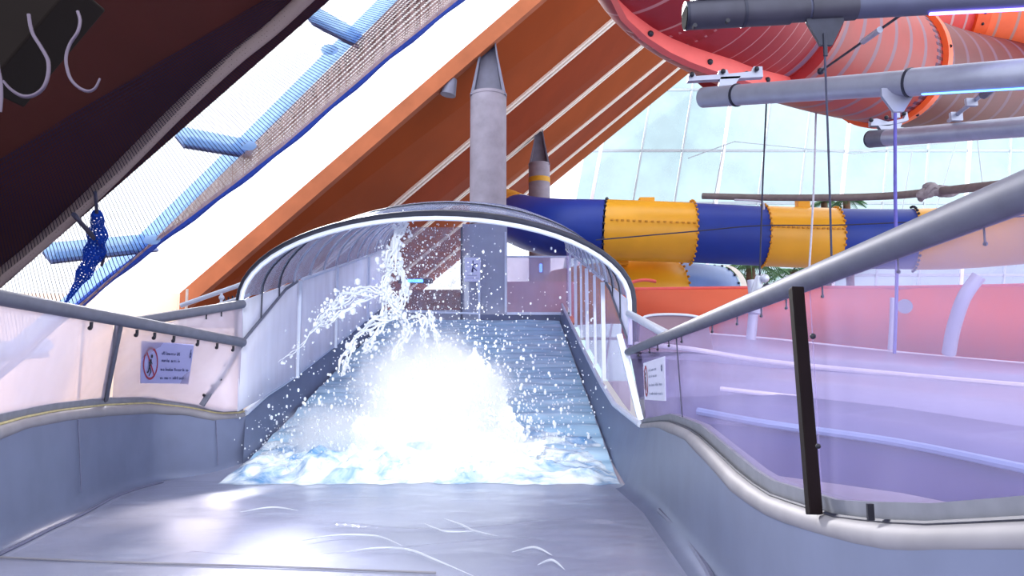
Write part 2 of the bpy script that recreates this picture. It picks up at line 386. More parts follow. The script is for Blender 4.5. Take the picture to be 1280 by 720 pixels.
# skylight between the dark ceiling and the orange roof: glass + pale blue frame
g = MB().prism([rline(1)(-13.5), rline(1)(17), rline(2)(17), rline(2)(-13.5)], (-.01, 0, .02))
for p in g.v: p += V((-.25, 0, .3))
win = obj('window_1', g, glass_sky, kind='structure', smooth=False)
def skybar(p, q, w, h): return MB().beam(onroof(*p, .05), onroof(*q, .05), w, h, up=(-.6, 0, .75))
obj('frame', skybar((-80, 515), (180, 300), .2, .25), frame_blue, win, smooth=False)
obj('frame', skybar((180, 300), (312, 172), .2, .25), frame_blue, win, smooth=False)
obj('frame', skybar((312, 172), (620, -135), .2, .25), frame_blue, win, smooth=False)
for p, q in (((228, 169), (314, 184)), ((62, 314), (196, 300)), ((390, 16), (446, 46)), ((-60, 440), (60, 432))):
    obj('glazing_bar', skybar(p, q, .24, .25), frame_blue, win, smooth=False)
    obj('bar_edge', skybar((p[0] - 3, p[1] + 8), (q[0] - 3, q[1] + 8), .07, .3), frame_slate, win, smooth=False)

# cream membrane wall on the left
w = obj('wall_left', MB().box((-12.75, 20.5, .9), (8.3, .15, 5.6)).box((-6.5, 20.5, .45), (4.2, .15, 4.7)), cream, kind='structure', smooth=False)
for px in (105, 232):
    p = at(px, 400, 20.4); obj('seam', MB().beam(p + V((0, 0, -4)), p + V((0, 0, .8)), .05, .06, up=(0, 1, 0)), mat('seam', srgb(226, 206, 190), .8), w, smooth=False)

# great leaning glass facade at the far end
FY = 73.0; LEAN = .2
def fac(x, z): return V((x + LEAN * (z - 1.2), FY + .12 * (z - 1.2), z))
gw = obj('window_2', MB().add([fac(2.5, -1.5), fac(62, -1.5), fac(62, 40), fac(2.5, 40)], [(0, 1, 2, 3)]), glass_facade, kind='structure', smooth=False)
for i in range(3, 17):
    x = -8 + i * 4.0
    obj('mullion', MB().beam(fac(x, -1.5), fac(x, 40), .16 if i % 3 else .3, .3, up=(0, 1, 0)), mullion_mat if i % 3 else white_lip, gw, smooth=False)
for z in (6, 12.0, 19.1, 24.5, 31):
    obj('transom', MB().beam(fac(2.5, z), fac(62, z), .14, .25), mullion_mat, gw, smooth=False)
# slender bracing ties in front of the facade
for p, q in (((905, 180), (890, 262)), ((1140, 190), (1128, 262)), ((1195, 180), (1170, 262)), ((1222, 175), (1232, 262))):
    obj('tie_rod', MB().tube([at(*p, 70), at(*q, 70)], .06, 6), mullion_mat, gw)
obj('tie_rod', MB().tube([at(860, 198, 70), at(918, 177, 70), at(1068, 192, 70), at(1250, 170, 70)], .045, 6), mullion_mat, gw)
# white gallery wall below the glass, far end
obj('wall_far', MB().box((14, 72, 0), (70, .3, 4.2)), mat('white far wall', srgb(232, 236, 238), .7, 0, .05, .3), kind='structure', smooth=False)

# ================================================================== WATER SLIDE TROUGH
slide = thing('water_slide', (-1.2, 11, 0), 'wide stainless steel water slide channel with curved rims in the foreground', 'water slide')
IN_S = .253                                  # incline of the chute
D0, D1 = 11.15, 24.2
LX, RX = -3.86, 1.44
def chute_z(y): return 0 if y < D0 - .6 else (IN_S * (y - D0) if y > D0 + .6 else IN_S * (y - D0 + .6) ** 2 / 2.4)
# right wall : rim pixel columns -> points
def rd(X):                                    # depth of the right wall seen at pixel column X
    a = (X - 640) / 1000 * 1.0; return 1.0 / max(a * 1.0 - .062, .02)
RIM_LOW = [(778, 546), (788, 537), (800, 535), (822, 534), (855, 547), (889, 581), (922, 618), (963, 645), (1030, 668), (1092, 683), (1139, 687), (1280, 687), (1450, 684)]
RIM_UP = [(778, 538), (788, 529), (800, 524), (835, 517), (869, 530), (909, 564), (949, 598), (1013, 618), (1038, 626), (1152, 629), (1280, 618), (1450, 600)]
def right_pt(X, Y): return at(X, Y, rd(X))
COLS_R = [800, 808, 816, 824, 834, 845, 857, 870, 884, 900, 917, 936, 957, 980, 1006, 1035, 1068, 1105, 1150, 1210, 1290, 1400]
rimR_low = [right_pt(X, interp(RIM_LOW, X)) for X in COLS_R]
rimR_up = [right_pt(X, interp(RIM_UP, X)) for X in COLS_R]
floorR = [V((interp([(1.5, 1.06), (5.44, 1.31), (8.23, 1.47), (11.2, 1.44)], p.y), p.y, 0)) for p in rimR_low]
# left wall : seam on the floor and rim above, same columns
SEAM_L = [(0, 682), (40, 663), (84, 643.6), (134, 619), (188, 604), (230, 600), (269, 597)]
seamL = [onz(*q) for q in SEAM_L]
seamL = [V((-2.9, 1.5, 0)), V((-3.35, 3.4, 0)), V((-3.7, 5.0, 0))] + seamL + [V((LX - .05, 11.9, chute_z(11.9)))]
seamL = cat_pts(seamL, 4)
LOW_L = [(-900, 800), (-500, 690), (-220, 612), (0, 547), (34, 534), (84, 524), (134, 518), (188, 515), (235, 517), (269, 524), (302, 522), (328, 511)]
UP_L = [(-900, 770), (-500, 660), (-220, 584), (0, 519), (67, 505), (134, 497), (188, 495), (249, 505), (282, 512), (302, 511), (328, 504)]
def px_of(p): return 640 + p.x / p.y * 1000 * .99
def colX(p):                                  # pixel column of a world point
    q = p - V((0, 0, EYE)); return 640 + 1000 * q.x / (q.y * CP + q.z * SP)
rimL_low = []; rimL_up = []
for p in seamL:
    if p.y > 11.6 and p.x > -4.3: X = min(colX(p) + 2, 326)
    else: X = colX(p)
    rimL_low.append(at(X, interp(LOW_L, X), p.y)); rimL_up.append(at(X, interp(UP_L, X), p.y))
# trough floor, filleted into both walls
rows = []
ys = [1.5 + i * (D0 - .6 - 1.5) / 16 for i in range(17)] + [D0 - .6 + i * .1 for i in range(1, 12)] + [D0 + .6 + i * (D1 - D0 - .6) / 14 for i in range(15)]
sl = sorted([(p.y, p.x) for p in seamL if p.y <= 11.0] + [(11.2, -4.6), (11.9, LX), (30, LX)])
sr = sorted([(p.y, p.x) for p in floorR] + [(12, 1.45), (30, 1.45)])
def lx(y): return interp(sl, y)
def rx(y): return interp(sr, y)
rows = [[(lx(y) + (rx(y) - lx(y)) * k / 24, y, chute_z(y)) for k in range(25)] for y in ys]
obj('channel_floor', MB().grid(rows), steel_floor, slide, label='wet grey floor and rising chute bed')
def wall_rows(lo, up, n=6, fil=.22):
    out = []
    for a, b in zip(lo, up): out.append([V(a).lerp(V(b), t / n) for t in range(n + 1)])
    return out
def filleted(lo, up, inward):
    out = []
    for a, b in zip(lo, up):
        a, b = V(a), V(b); r = .16; row = []
        for t in range(5):
            an = math.pi / 2 * t / 4; row.append(V((a.x + inward * r * (1 - math.sin(an)), a.y, a.z + r * (1 - math.cos(an)))))
        for t in range(1, 6): row.append(row[4].lerp(b, t / 5))
        out.append(row)
    return out
obj('side_wall', MB().grid(filleted(floorR, rimR_low, -1)), steel, slide)
obj('side_wall', MB().grid(filleted(seamL, rimL_low, .6)), steel, slide)
# chute side walls
def rim_z(y): return chute_z(y) + interp([(11, .85), (14, .66), (17.5, .58), (24, .52)], y)
cy = [11.2 + i * (D1 - 11.2) / 16 for i in range(17)]
RL = [V((LX - .04, y, rim_z(y))) for y in cy if y >= 12.2]; RR = [V((1.52, y, rim_z(y))) for y in cy if y >= 11.0]
obj('side_wall', MB().grid(wall_rows([V((LX, p.y, chute_z(p.y) - .02)) for p in [V((LX, 11.7, 0))] + RL], [rimL_low[-1]] + RL)), steel, slide)
RR0 = [rimR_low[0]] + RR[1:]
obj('side_wall', MB().grid(wall_rows([V((1.45, p.y, chute_z(p.y) - .02)) for p in RR0], RR0)), steel, slide)
# rims: a rounded bead plus the sealing band that carries the acrylic
def rim_set(low, up, side):
    bead = [a.lerp(b, .18) + V((side * .035, 0, 0)) for a, b in zip(low, up)]
    hs = [max(.03, (b - a).length * .36) for a, b in zip(low, up)]
    obj('rim_bead', MB().tube(bead, hs, 10), rim_steel, slide, label='rounded pale steel rim')
    band = []
    for a, b in zip(low, up):
        p = a.lerp(b, .45); band.append([p + V((side * .10, 0, 0)), a.lerp(b, .5) + V((side * .04, 0, 0)), b.copy() + V((side * .03, 0, 0)), b + V((side * .1, 0, 0))])
    obj('sealing_band', MB().grid(band), band_grey, slide, label='grey band between rim and acrylic')
    obj('sealant_strip', MB().tube([a.lerp(b, .56) + V((side * .022, 0, 0)) for a, b in zip(low, up)], .014 if side < 0 else .008, 6), gold_strip if side < 0 else dark_steel, slide)
rim_set(rimR_low, rimR_up, 1); rim_set(rimL_low, rimL_up, -1)
obj('rim_bead', MB().tube([rimL_low[-1].lerp(rimL_up[-1], .4)] + RL, .045, 8), rail_white, slide)
obj('rim_bead', MB().tube([rimR_low[0].lerp(rimR_up[0], .4)] + RR[1:], .04, 8), rail_white, slide)
# weld seams
obj('weld_seam', MB().tube(cat_pts([onz(824, 638, .06), onz(846, 660, .06), onz(866, 684, .06), onz(884, 712, .06), onz(900, 745, .06)], 6), .024, 6), weld, slide)
obj('weld_seam', MB().tube([p + V((.16, 0, .012)) for p in seamL if p.y < 10.9], .016, 6), weld, slide)
obj('weld_seam', MB().tube([onz(-60, 694, .01), onz(120, 702, .01), onz(330, 708, .01), onz(545, 716, .01)], .008, 6), rim_steel, slide)
for X in (92, 268): 
    q = [p for p in zip(seamL, rimL_low)]
    a, b = min(q, key=lambda t: abs(colX(t[0]) - X)); obj('weld_seam', MB().tube([a + V((.03, 0, .17)), b + V((.012, 0, -.02))], .006, 5), weld, slide)

# ================================================================== ACRYLIC GUARDS AND HANDRAILS
def railpt(A, B, t): return A.lerp(B, t)
RB = at(785, 440, 10.9); RN = at(1290, 236, 1.85); RN2 = RN + (RN - RB) * .09
LB = at(303, 428, 11.3); LN = at(0, 372, 6.3); LN2 = LN + (LN - LB) * .75
gr = thing('guard_rail', rimR_up[8], 'right side guard with clouded acrylic panels, thick steel handrail and dark brown post', 'guard rail')
gl = thing('guard_rail', rimL_up[20], 'left side guard with clouded acrylic panels and steel handrail beside the trough', 'guard rail')
obj('handrail', MB().tube([RB, RN2], .05, 16), rail_steel, gr)
obj('handrail', MB().tube([LB, LN2], .065, 16), rail_steel, gl)
def rail_at_col(A, B, X):
    lo, hi = 0.0, 1.0; f = lambda t: colX(A.lerp(B, t)) - X; s = f(0) < f(1)
    for _ in range(40):
        m = (lo + hi) / 2
        if (f(m) < 0) == s: lo = m
        else: hi = m
    return A.lerp(B, lo)
def panel(cols, A, B, rimpt, parent, m, n=10):
    rows = []
    for X in cols:
        top = rail_at_col(A, B, X) + V((0, 0, -.03)); bot = rimpt(X); rows.append([bot.lerp(top, k / n) for k in range(n + 1)])
    return obj('acrylic_panel', MB().grid(rows), m, parent, thick=.008)
rimR = lambda X: right_pt(X, interp(RIM_UP, X)) + V((.05, 0, -.03))
def rimL(X):
    i = min(range(len(seamL)), key=lambda k: abs(colX(seamL[k]) - X)); d = seamL[i].y
    tab = sorted((colX(p), p.y) for p in seamL if p.y < 11.4); d = interp(tab, X)
    return at(X, interp(UP_L, X), d) + V((-.05, 0, -.03))
lin = lambda a, b, n: [a + (b - a) * i / (n - 1) for i in range(n)]
panel(lin(802, 844, 6), RB, RN2, rimR, gr, plexi_right)
panel(lin(846, 1011, 14), RB, RN2, rimR, gr, plexi_right)
panel(lin(1012, 1330, 14), RB, RN2, rimR, gr, plexi_right)
panel(lin(-160, 142, 14), LN2, LB, rimL, gl, plexi_left)
panel(lin(146, 302, 10), LN2, LB, rimL, gl, plexi_left)
def post(name, p, q, w, d, m, par): return obj(name, MB().beam(p, q, w, d, up=(0, 1, 0)), m, par, smooth=False, bevel=.004)
post('post', right_pt(1022, 642) + V((-.02, -.02, 0)), right_pt(1005, 361) + V((-.04, -.02, 0)), .05, .05, dark_post, gr)['label'] = 'dark brown square post'
post('joint_strip', rimR(846), rail_at_col(RB, RN2, 845), .012, .012, dark_steel, gr)
post('post', rimL(136), rail_at_col(LN2, LB, 150), .07, .05, rail_steel, gl)
post('post', at(252, 507, 11.1), LB, .07, .05, rail_steel, gl)
post('post', at(801, 526, 10.7), at(774, 418, 11.1), .08, .05, rail_white, gr)
# triangular top panels beside the canopy
A0, A1 = at(166, 403, 8.8), at(303, 380, 11.25)
obj('upper_rail', MB().tube([A0, A1], .06, 12), rail_steel, gl)
obj('acrylic_panel', MB().add([A0 + (LB - A0) * .15, A1, LB], [(0, 1, 2)]), plexi_left, gl, thick=.008)
B0, B1 = at(835, 419, 8.2), at(786, 392, 11.25)
obj('upper_rail', MB().tube([B0, B1], .05, 12), rail_white, gr)
obj('acrylic_panel', MB().add([B0, B1, at(784, 436, 11)], [(0, 1, 2)]), plexi_right, gr, thick=.008)
# clips and bolts under the rails
for X in (115, 172, 194, 218, 248, 272, 292):
    p = rail_at_col(LN2, LB, X) + V((0, 0, -.07)); obj('clip_bolt', MB().tube([p, p + V((0, 0, -.06))], .018, 6).ball(p + V((0, -.02, -.06)), .025), bolt_mat, gl)
for X in (250, 271):
    p = A0.lerp(A1, (X - 166) / 137) + V((0, 0, -.06)); obj('clip_bolt', MB().tube([p, p + V((0, 0, -.06))], .016, 6), bolt_mat, gl)
for X in (798, 812, 822, 836, 852, 890, 921, 951, 982, 1027, 1121, 1228):
    p = rail_at_col(RB, RN2, X) + V((.0, 0, -.05)); s = interp([(2, .4), (10, 1.0)], p.y)
    obj('clip_bolt', MB().tube([p, p + V((0, 0, -.045))], .008 * s, 6).ball(p + V((-.004, -.008, -.045)), .016 * s, 1), bolt_mat, gr)
for X, Y in ((281, 452), (265, 480), (276, 474), (255, 494)):
    obj('clip_bolt', MB().ball(at(X, Y, 11.05), .025), bolt_mat, gl)
obj('clip_bolt', MB().ball(right_pt(1019, 421) + V((-.02, -.03, 0)), .012, 1), bolt_mat, gr)
obj('clip_bolt', MB().ball(right_pt(1029, 557) + V((-.03, -.03, 0)), .01, 1), bolt_mat, gr)
obj('clamp', MB().box(right_pt(1092, 640) + V((-.01, 0, 0)), (.02, .012, .05)), bolt_mat, gr, smooth=False)

# ================================================================== ARCHED CANOPY OVER THE CHUTE
can = thing('tunnel_canopy', (-1.08, 11.3, 1.8), 'arched acrylic tunnel canopy with steel ribs over the rising chute', 'canopy')
CX, HW, RH = -1.09, 2.76, 1.2
def spring(y): return 2.47 + .236 * (y - 11.3)
def leg(y): return max(min(spring(y), 1.85 + (y - 11.3) * .49), 0) if y < 14.3 else spring(y)
def arch(y, hw=HW, rh=RH, n=28, legs=True):
    P = []; rh = rh + min(.24, max(0, y - 11.5) * .14)
    if legs and leg(y) < spring(y) - .02: P.append(V((CX - hw, y, leg(y))))
    for k in range(n + 1):
        a = math.pi * (1 - k / n); P.append(V((CX + hw * math.cos(a), y, spring(y) + rh * math.sin(a))))
    if legs and leg(y) < spring(y) - .02: P.append(V((CX + hw, y, leg(y))))
    return P
ribs = [11.3, 12.2, 13.1, 14.0, 15.1, 16.2, 17.3, 18.5, 19.7, 20.9, 22.2, 23.5, 24.3]
for i, y in enumerate(ribs):
    o = obj('rib', MB().tube(arch(y), .035 if i == 0 else .024, 8), rail_white if i == 0 else (dark_steel if i < 3 else pipe_grey), can)
    if i == 0: o['label'] = 'bright front arch edge'
obj('rib', MB().tube(arch(11.42, HW + .06, RH + .06), .06, 8), dark_steel, can, label='dark outer front arch')
for a, b in zip(ribs, ribs[1:]):
    r1 = arch(a + .03, legs=False); r2 = arch(b - .03, legs=False); rows = [r1, [p.lerp(q, .5) + V((0, 0, .03)) for p, q in zip(r1, r2)], r2]
    obj('vault_panel', MB().grid(rows), plexi_vault, can, thick=.01)
# lower skirts next to the front arch
for sx in (-1, 1):
    ys_ = [11.3, 12.2, 13.1, 14.0, 14.3]
    obj('skirt_panel', MB().grid([[V((CX + sx * HW, y, leg(y))), V((CX + sx * HW, y, spring(y)))] for y in ys_]), plexi_side, can, thick=.01)
    ys_ = [11.3 + i * 13 / 12 for i in range(13)]
    obj('eaves_rail', MB().tube([V((CX + sx * HW, y, spring(y))) for y in ys_ if y > 14], .035, 8), rail_white, can)
    obj('skirt_rail', MB().tube([V((CX + sx * HW, y, leg(y))) for y in lin(11.3, 14.2, 5)], .03, 8), rail_steel, can)
    edges = [11.3, 14.2, 17.2, 20.9, 24.2] if sx < 0 else [11.3, 14.0, 17.0, 20.0, 24.2]
    for i, (a, b) in enumerate(zip(edges, edges[1:])):
        yy = lin(a, b, 5)
        obj('side_panel', MB().grid([[V((CX + sx * (HW - .02), y, rim_z(y) + .03)).lerp(V((CX + sx * HW, y, leg(y))), k / 3) for k in range(4)] for y in yy]), plexi_side if sx < 0 else plexi_right, can, thick=.01)
        if i: obj('side_post', MB().beam((CX + sx * (HW - .07), a, rim_z(a)), (CX + sx * (HW - .07), a, leg(a)), .05 if sx < 0 else .07, .05, up=(0, 1, 0)), rail_white, can, smooth=False)
# extra ribs inside the right side panels
for y in (15.4, 18.4, 21.8): obj('side_post', MB().beam((CX + HW - .07, y, rim_z(y)), (CX + HW - .07, y, leg(y)), .05, .05, up=(0, 1, 0)), rail_white, can, smooth=False)

# ------------------------------------------------ end wall of the tunnel
EY = 24.25
ew = thing('end_screen', at(580, 396, EY), 'acrylic end screen with frosted strip and clear windows at the top of the chute', 'screen')
def q4(x0, y0, x1, y1, d=EY): return [at(x0, y1, d), at(x1, y1, d), at(x1, y0, d), at(x0, y0, d)]
obj('clear_panel', MB().prism(q4(470, 284, 577, 386), (0, .02, 0)), plexi_clear, ew, smooth=False)
obj('frosted_panel', MB().prism(q4(578, 280, 634, 404), (0, .02, 0)), plexi_grey, ew, smooth=False)
obj('low_panel', MB().prism(q4(470, 387, 600, 404, EY - .05), (0, .1, 0)), plexi_grey, ew, smooth=False)
obj('glass_panel', MB().prism(q4(634, 321, 710, 391), (0, .02, 0)), plexi_end, ew, smooth=False)
obj('kerb', MB().prism(q4(600, 393, 712, 404, EY - .04), (0, .12, 0)), steel, ew, smooth=False)
obj('top_rail', MB().beam(at(632, 321, EY), at(712, 321, EY), .06, .05), rail_white, ew, smooth=False)
obj('bottom_rail', MB().beam(at(632, 392, EY - .05), at(712, 392, EY - .05), .08, .08), rail_white, ew, smooth=False)
obj('bottom_rail', MB().beam(at(470, 388, EY - .08), at(598, 392, EY - .08), .06, .06), rail_white, ew, smooth=False)
for X, y0, y1 in ((577, 284, 404), (599, 352, 421), (632, 290, 393), (711, 321, 393)):
    obj('upright', MB().beam(at(X, y1, EY - .06), at(X, y0, EY - .06), .06, .06, up=(0, 1, 0)), rail_steel if X < 590 else rail_white, ew, smooth=False)

# ================================================================== SIGNS
def sign(name, quad, label, builder, thick=.012, m=sign_white):
    a, b, c, d = [V(p) for p in quad]           # tl tr br bl
    e = ((b - a) + (c - d)) / 2; f = ((d - a) + (c - b)) / 2; o_ = (a + b + c + d) / 4
    a, b, c, d = o_ - e / 2 - f / 2, o_ + e / 2 - f / 2, o_ + e / 2 + f / 2, o_ - e / 2 + f / 2
    t = thing(name, (c + d) / 2, label, 'sign', None)
    n = (b - a).cross(d - a).normalized()
    if n.dot(V((0, 0, EYE)) - o_) < 0: n = -n
    def P(u, v, k=0): return a.lerp(b, u).lerp(d.lerp(c, u), v) + n * (thick / 2 + .002 + k * .0025)
    obj('board', MB().prism([p - n * thick / 2 for p in (a, b, c, d)], n * thick), m, t, smooth=False)
    builder(t, P, n); return t
def disc_ring(P, cu, cv, ru, rv, ri, k=1, n=36):
    mb = MB(); vs = []
    for i in range(n):
        an = 2 * math.pi * i / n
        vs += [P(cu + ru * math.cos(an), cv + rv * math.sin(an), k), P(cu + ru * ri * math.cos(an), cv + rv * ri * math.sin(an), k)]
    return mb.add(vs, [(2 * i, 2 * ((i + 1) % n), 2 * ((i + 1) % n) + 1, 2 * i + 1) for i in range(n)])
def bar(mb, P, p, q, w, k=1, asp=1.0):
    du, dv = q[0] - p[0], q[1] - p[1]; L = math.hypot(du, dv * asp) or 1; nu, nv = -dv * asp / L * w, du / L * w / asp
    return mb.add([P(p[0] + nu, p[1] + nv, k), P(q[0] + nu, q[1] + nv, k), P(q[0] - nu, q[1] - nv, k), P(p[0] - nu, p[1] - nv, k)], [(0, 1, 2, 3)])
def words(mb, P, v, h, u0, u1, seed):
    r = random.Random(seed); u = u0
    while u < u1 - .01:
        for _ in range(r.randint(2, 8)):
            if u > u1: break
            w = r.choice((.011, .014, .018)); hh = h * r.choice((.62, .62, .7, 1.0))
            bar(mb, P, (u, v - hh), (u, v), .0035); bar(mb, P, (u, v - hh * r.choice((.5, .95, .08))), (u + w * .7, v - hh * r.choice((.5, .9, .1))), .004)
            if r.random() < .5: bar(mb, P, (u + w * .7, v - h * .6), (u + w * .7, v), .0035)
            u += w + .008
        u += .022
    return mb
def sign_a(t, P, n):
    obj('prohibition_ring', disc_ring(P, .175, .5, .14, .4, .86), sign_red, t, smooth=False)
    mb = MB(); bar(mb, P, (.09, .2), (.26, .8), .012, 2); obj('prohibition_bar', mb, sign_red, t, smooth=False)
    mb = disc_ring(P, .19, .31, .018, .045, 0, 3)
    for p, q, w in (((.175, .38), (.155, .55), .016), ((.155, .55), (.185, .68), .011), ((.185, .68), (.15, .79), .01), ((.155, .55), (.14, .66), .011), ((.14, .66), (.115, .72), .014), ((.175, .4), (.2, .5), .008), ((.172, .4), (.14, .48), .008)): bar(mb, P, p, q, w, 3)
    obj('pictogram', mb, sign_black, t, smooth=False)
    for v, u1, s in ((.27, .74, 1), (.44, .74, 2), (.66, .95, 3), (.88, .97, 4)): obj('text_line', words(MB(), P, v, .085, .38, u1, s), sign_ink, t, smooth=False)
    mb = disc_ring(P, .95, .24, .02, .08, .3, 1); bar(mb, P, (.95, .1), (.95, .2), .008); obj('emblem', mb, sign_ink, t, smooth=False)
def depthL(X): return rimL(X).y
sa = [rimL(178).lerp(rail_at_col(LN2, LB, 178), .78), rimL(240).lerp(rail_at_col(LN2, LB, 240), .86), None, None]
def onpanelL(X, Y, off=.05):
    a = rimL(X); b = rail_at_col(LN2, LB, X); lo, hi = 0.0, 1.0
    best = min((abs(rowY(a.lerp(b, t / 200)) - Y), t / 200) for t in range(201))[1]
    return a.lerp(b, best) + V((.03, -.04, 0))
def rowY(p):
    q = p - V((0, 0, EYE)); return 360 - 1000 * (q.z * CP - q.y * SP) / (q.y * CP + q.z * SP)
sign('warning_sign', [onpanelL(178, 427), onpanelL(240, 431), onpanelL(239, 480), onpanelL(177, 478)], 'lilac no sliding sign with red prohibition ring on the left acrylic guard', sign_a, m=sign_lilac)
def onpanelR(X, Y):
    a = rimR(X); b = rail_at_col(RB, RN2, X)
    best = min((abs(rowY(a.lerp(b, t / 200)) - Y), t / 200) for t in range(201))[1]
    return a.lerp(b, best) + V((-.03, -.05, 0))
def sign_b(t, P, n):
    obj('prohibition_ring', disc_ring(P, .14, .5, .1, .42, .8), sign_red, t, smooth=False)
    mb = MB(); bar(mb, P, (.06, .2), (.2, .8), .012, 2); obj('prohibition_bar', mb, sign_red, t, smooth=False)
    mb = disc_ring(P, .15, .3, .02, .045, 0, 3)
    for p, q, w in (((.14, .38), (.12, .58), .016), ((.12, .58), (.15, .74), .012), ((.12, .58), (.1, .72), .012)): bar(mb, P, p, q, w, 3)
    obj('pictogram', mb, sign_black, t, smooth=False)
    for v, u1, s in ((.26, .68, 5), (.42, .68, 6), (.64, .9, 7), (.86, .92, 8)): obj('text_line', words(MB(), P, v, .08, .3, u1, s), sign_grey, t, smooth=False)
    mb = disc_ring(P, .9, .24, .025, .08, .3, 1); obj('emblem', mb, sign_ink, t, smooth=False)
sign('warning_sign', [onpanelR(805.5, 453), onpanelR(832, 447), onpanelR(829.5, 500), onpanelR(805, 500)], 'small white no sliding sign on the right acrylic guard near the canopy', sign_b)
def sign_c(t, P, n):
    mb = MB()
    for p, q, w in (((.52, .12), (.52, .62), .035), ((.56, .3), (.82, .27), .025), ((.56, .42), (.78, .55), .025), ((.5, .45), (.46, .6), .03)): bar(mb, P, p, q, w, 1)
    obj('pictogram', mb, sign_ink, t, smooth=False)
    obj('text_line', bar(MB(), P, (.18, .74), (.8, .74), .012), sign_grey, t, smooth=False); obj('text_line', bar(MB(), P, (.1, .86), (.95, .86), .008), sign_grey, t, smooth=False)
E2 = EY - .1
sign('pictogram_sign', [at(581, 322, E2), at(601, 322, E2), at(600, 352, E2), at(580.5, 352, E2)], 'small white pictogram sign on the frosted strip of the end screen', sign_c)

# ================================================================== CONCRETE COLUMNS
def column(X, d, r, y_top, y_tip, label, band=False):
    c = at(X, y_top, d); t = thing('concrete_column', (c.x, d, -1.5), label, 'column', 'concrete roof columns')
    obj('shaft', MB().tube([V((c.x, d, -1.5)), V((c.x, d, c.z - .05)), c], [r, r, r * .99], 32), concrete, t)
    for zz in (.32, .6): obj('joint_ring', MB().tube([V((c.x, d, c.z * zz)), V((c.x, d, c.z * zz + .05))], r * 1.006, 32), dark_gap, t)
    tip = at(X + 3, y_tip, d); H = tip.z - c.z
    mb = MB()
    # flared plate bracket that grips the roof edge
    for sx in (-1, 1):
        prof = [(r * .98, 0), (r * .78, .28), (r * .52, .65), (r * .34, 1.0)]
        P0 = [V((c.x + sx * x, d + yy, c.z + H * z)) for yy in (-.3,) for x, z in prof]
        P1 = [V((c.x + sx * x * .82, d - .3, c.z + H * z)) for x, z in reversed(prof)]
        mb.prism(P0 + P1, (0, .6, 0))
    obj('head_plate', mb, bracket_mat, t, smooth=False)
    mb = MB(); prof = [(r * .8, 0), (r * .62, .28), (r * .42, .65), (r * .3, 1.0)]
    mb.prism([V((c.x - x, d + .05, c.z + H * z)) for x, z in prof] + [V((c.x + x, d + .05, c.z + H * z)) for x, z in reversed(prof)], (0, .15, 0))
    obj('web_plate', mb, bracket_mat, t, smooth=False)
    obj('cap_ring', MB().tube([c, c + V((0, 0, .1))], r * 1.02, 32), concrete, t)
    if band: obj('yellow_band', MB().tube([V((c.x, d, c.z - 1.05)), V((c.x, d, c.z - .75))], r * 1.012, 32), yellow_band, t)
    return t
column(610.5, 25.6, .6, 122, 47, 'large grey concrete column rising behind the canopy to the roof edge')
column(674, 45.4, .62, 207, 164, 'smaller distant concrete column with a yellow band, right of the large one', True)
# spotlight under the roof edge
p = at(560, 108, 25.4); t = thing('spotlight', p, 'small grey spotlight under the timber roof edge left of the column', 'spotlight')
obj('housing', MB().tube([p + V((0, 0, -.3)), p + V((.1, 0, .25))], [.26, .2], 14), bracket_mat, t)
obj('stem', MB().tube([p + V((.1, 0, .2)), p + V((.25, .1, .75))], .1, 10), bracket_mat, t)

# ================================================================== NET UNDER THE SKYLIGHT
net = thing('safety_net', onroof(200, 330, .9), 'blue safety net slung under the skylight at upper left', 'net')
UPN = [(-160, 252), (0, 168), (110, 110), (212, 57), (319, 0), (470, -82)]
LON = [(-160, 620), (-60, 522), (0, 468), (60, 413), (100, 378), (170, 322), (280, 240), (350, 186), (420, 126), (490, 66), (575, -2), (700, -102)]
def offd(t): return .35 + .75 * math.sin(math.pi * min(1, t * 1.02)) ** .8
def npt(s, t):
    xu = -160 + 630 * s; a = (xu, interp(UPN, xu)); xl = -160 + 860 * s; b = (xl, interp(LON, xl))
    return onroof(a[0] + (b[0] - a[0]) * t, a[1] + (b[1] - a[1]) * t, offd(t))
rows = [[npt(s / 40, t / 20) for t in range(21)] for s in range(41)]
obj('mesh_panel', MB().grid(rows), net_main, net)
obj('edge_rope', MB().tube([npt(s / 40, 0) for s in range(41)], .05, 6), rope_navy, net)
obj('edge_rope', MB().tube([npt(s / 60, 1) + V((0, 0, -.03 + .03 * math.sin(s * 1.3))) for s in range(61)], .09, 6), rope_blue, net)
# sagging pocket along the lower edge
RAILY = [(-160, 600), (0, 458), (180, 303), (312, 176), (440, 50), (487, 2), (640, -150)]
rows = []
for s in range(321):
    u = s / 320; X = -100 + 760 * u; y0 = interp(RAILY, X) + 8; y1 = max(interp(LON, X), y0 + 4); row = []
    for k in range(9):
        t = k / 8
        row.append(onroof(X, y0 + (y1 - y0) * t, .62 + .16 * math.sin(math.pi * t) ** .7 * (1.3 + 1.1 * math.sin(s * 1.05 + 2.5 * t + .6 * math.sin(s * .31)))))
    rows.append(row)
obj('sagging_pocket', MB().grid(rows), net_pocket, net, label='doubled beige fold along the lower edge')
ROLL = [(-60, 402), (0, 347), (45, 309), (135, 226), (217, 144), (289, 77), (340, 36), (386, -6), (450, -66)]
obj('rolled_hem', MB().tube(cat_pts([onroof(x, y, 1.0) for x, y in ROLL], 5), .125, 12), net_roll, net, label='grey rolled hem along the dark ceiling')
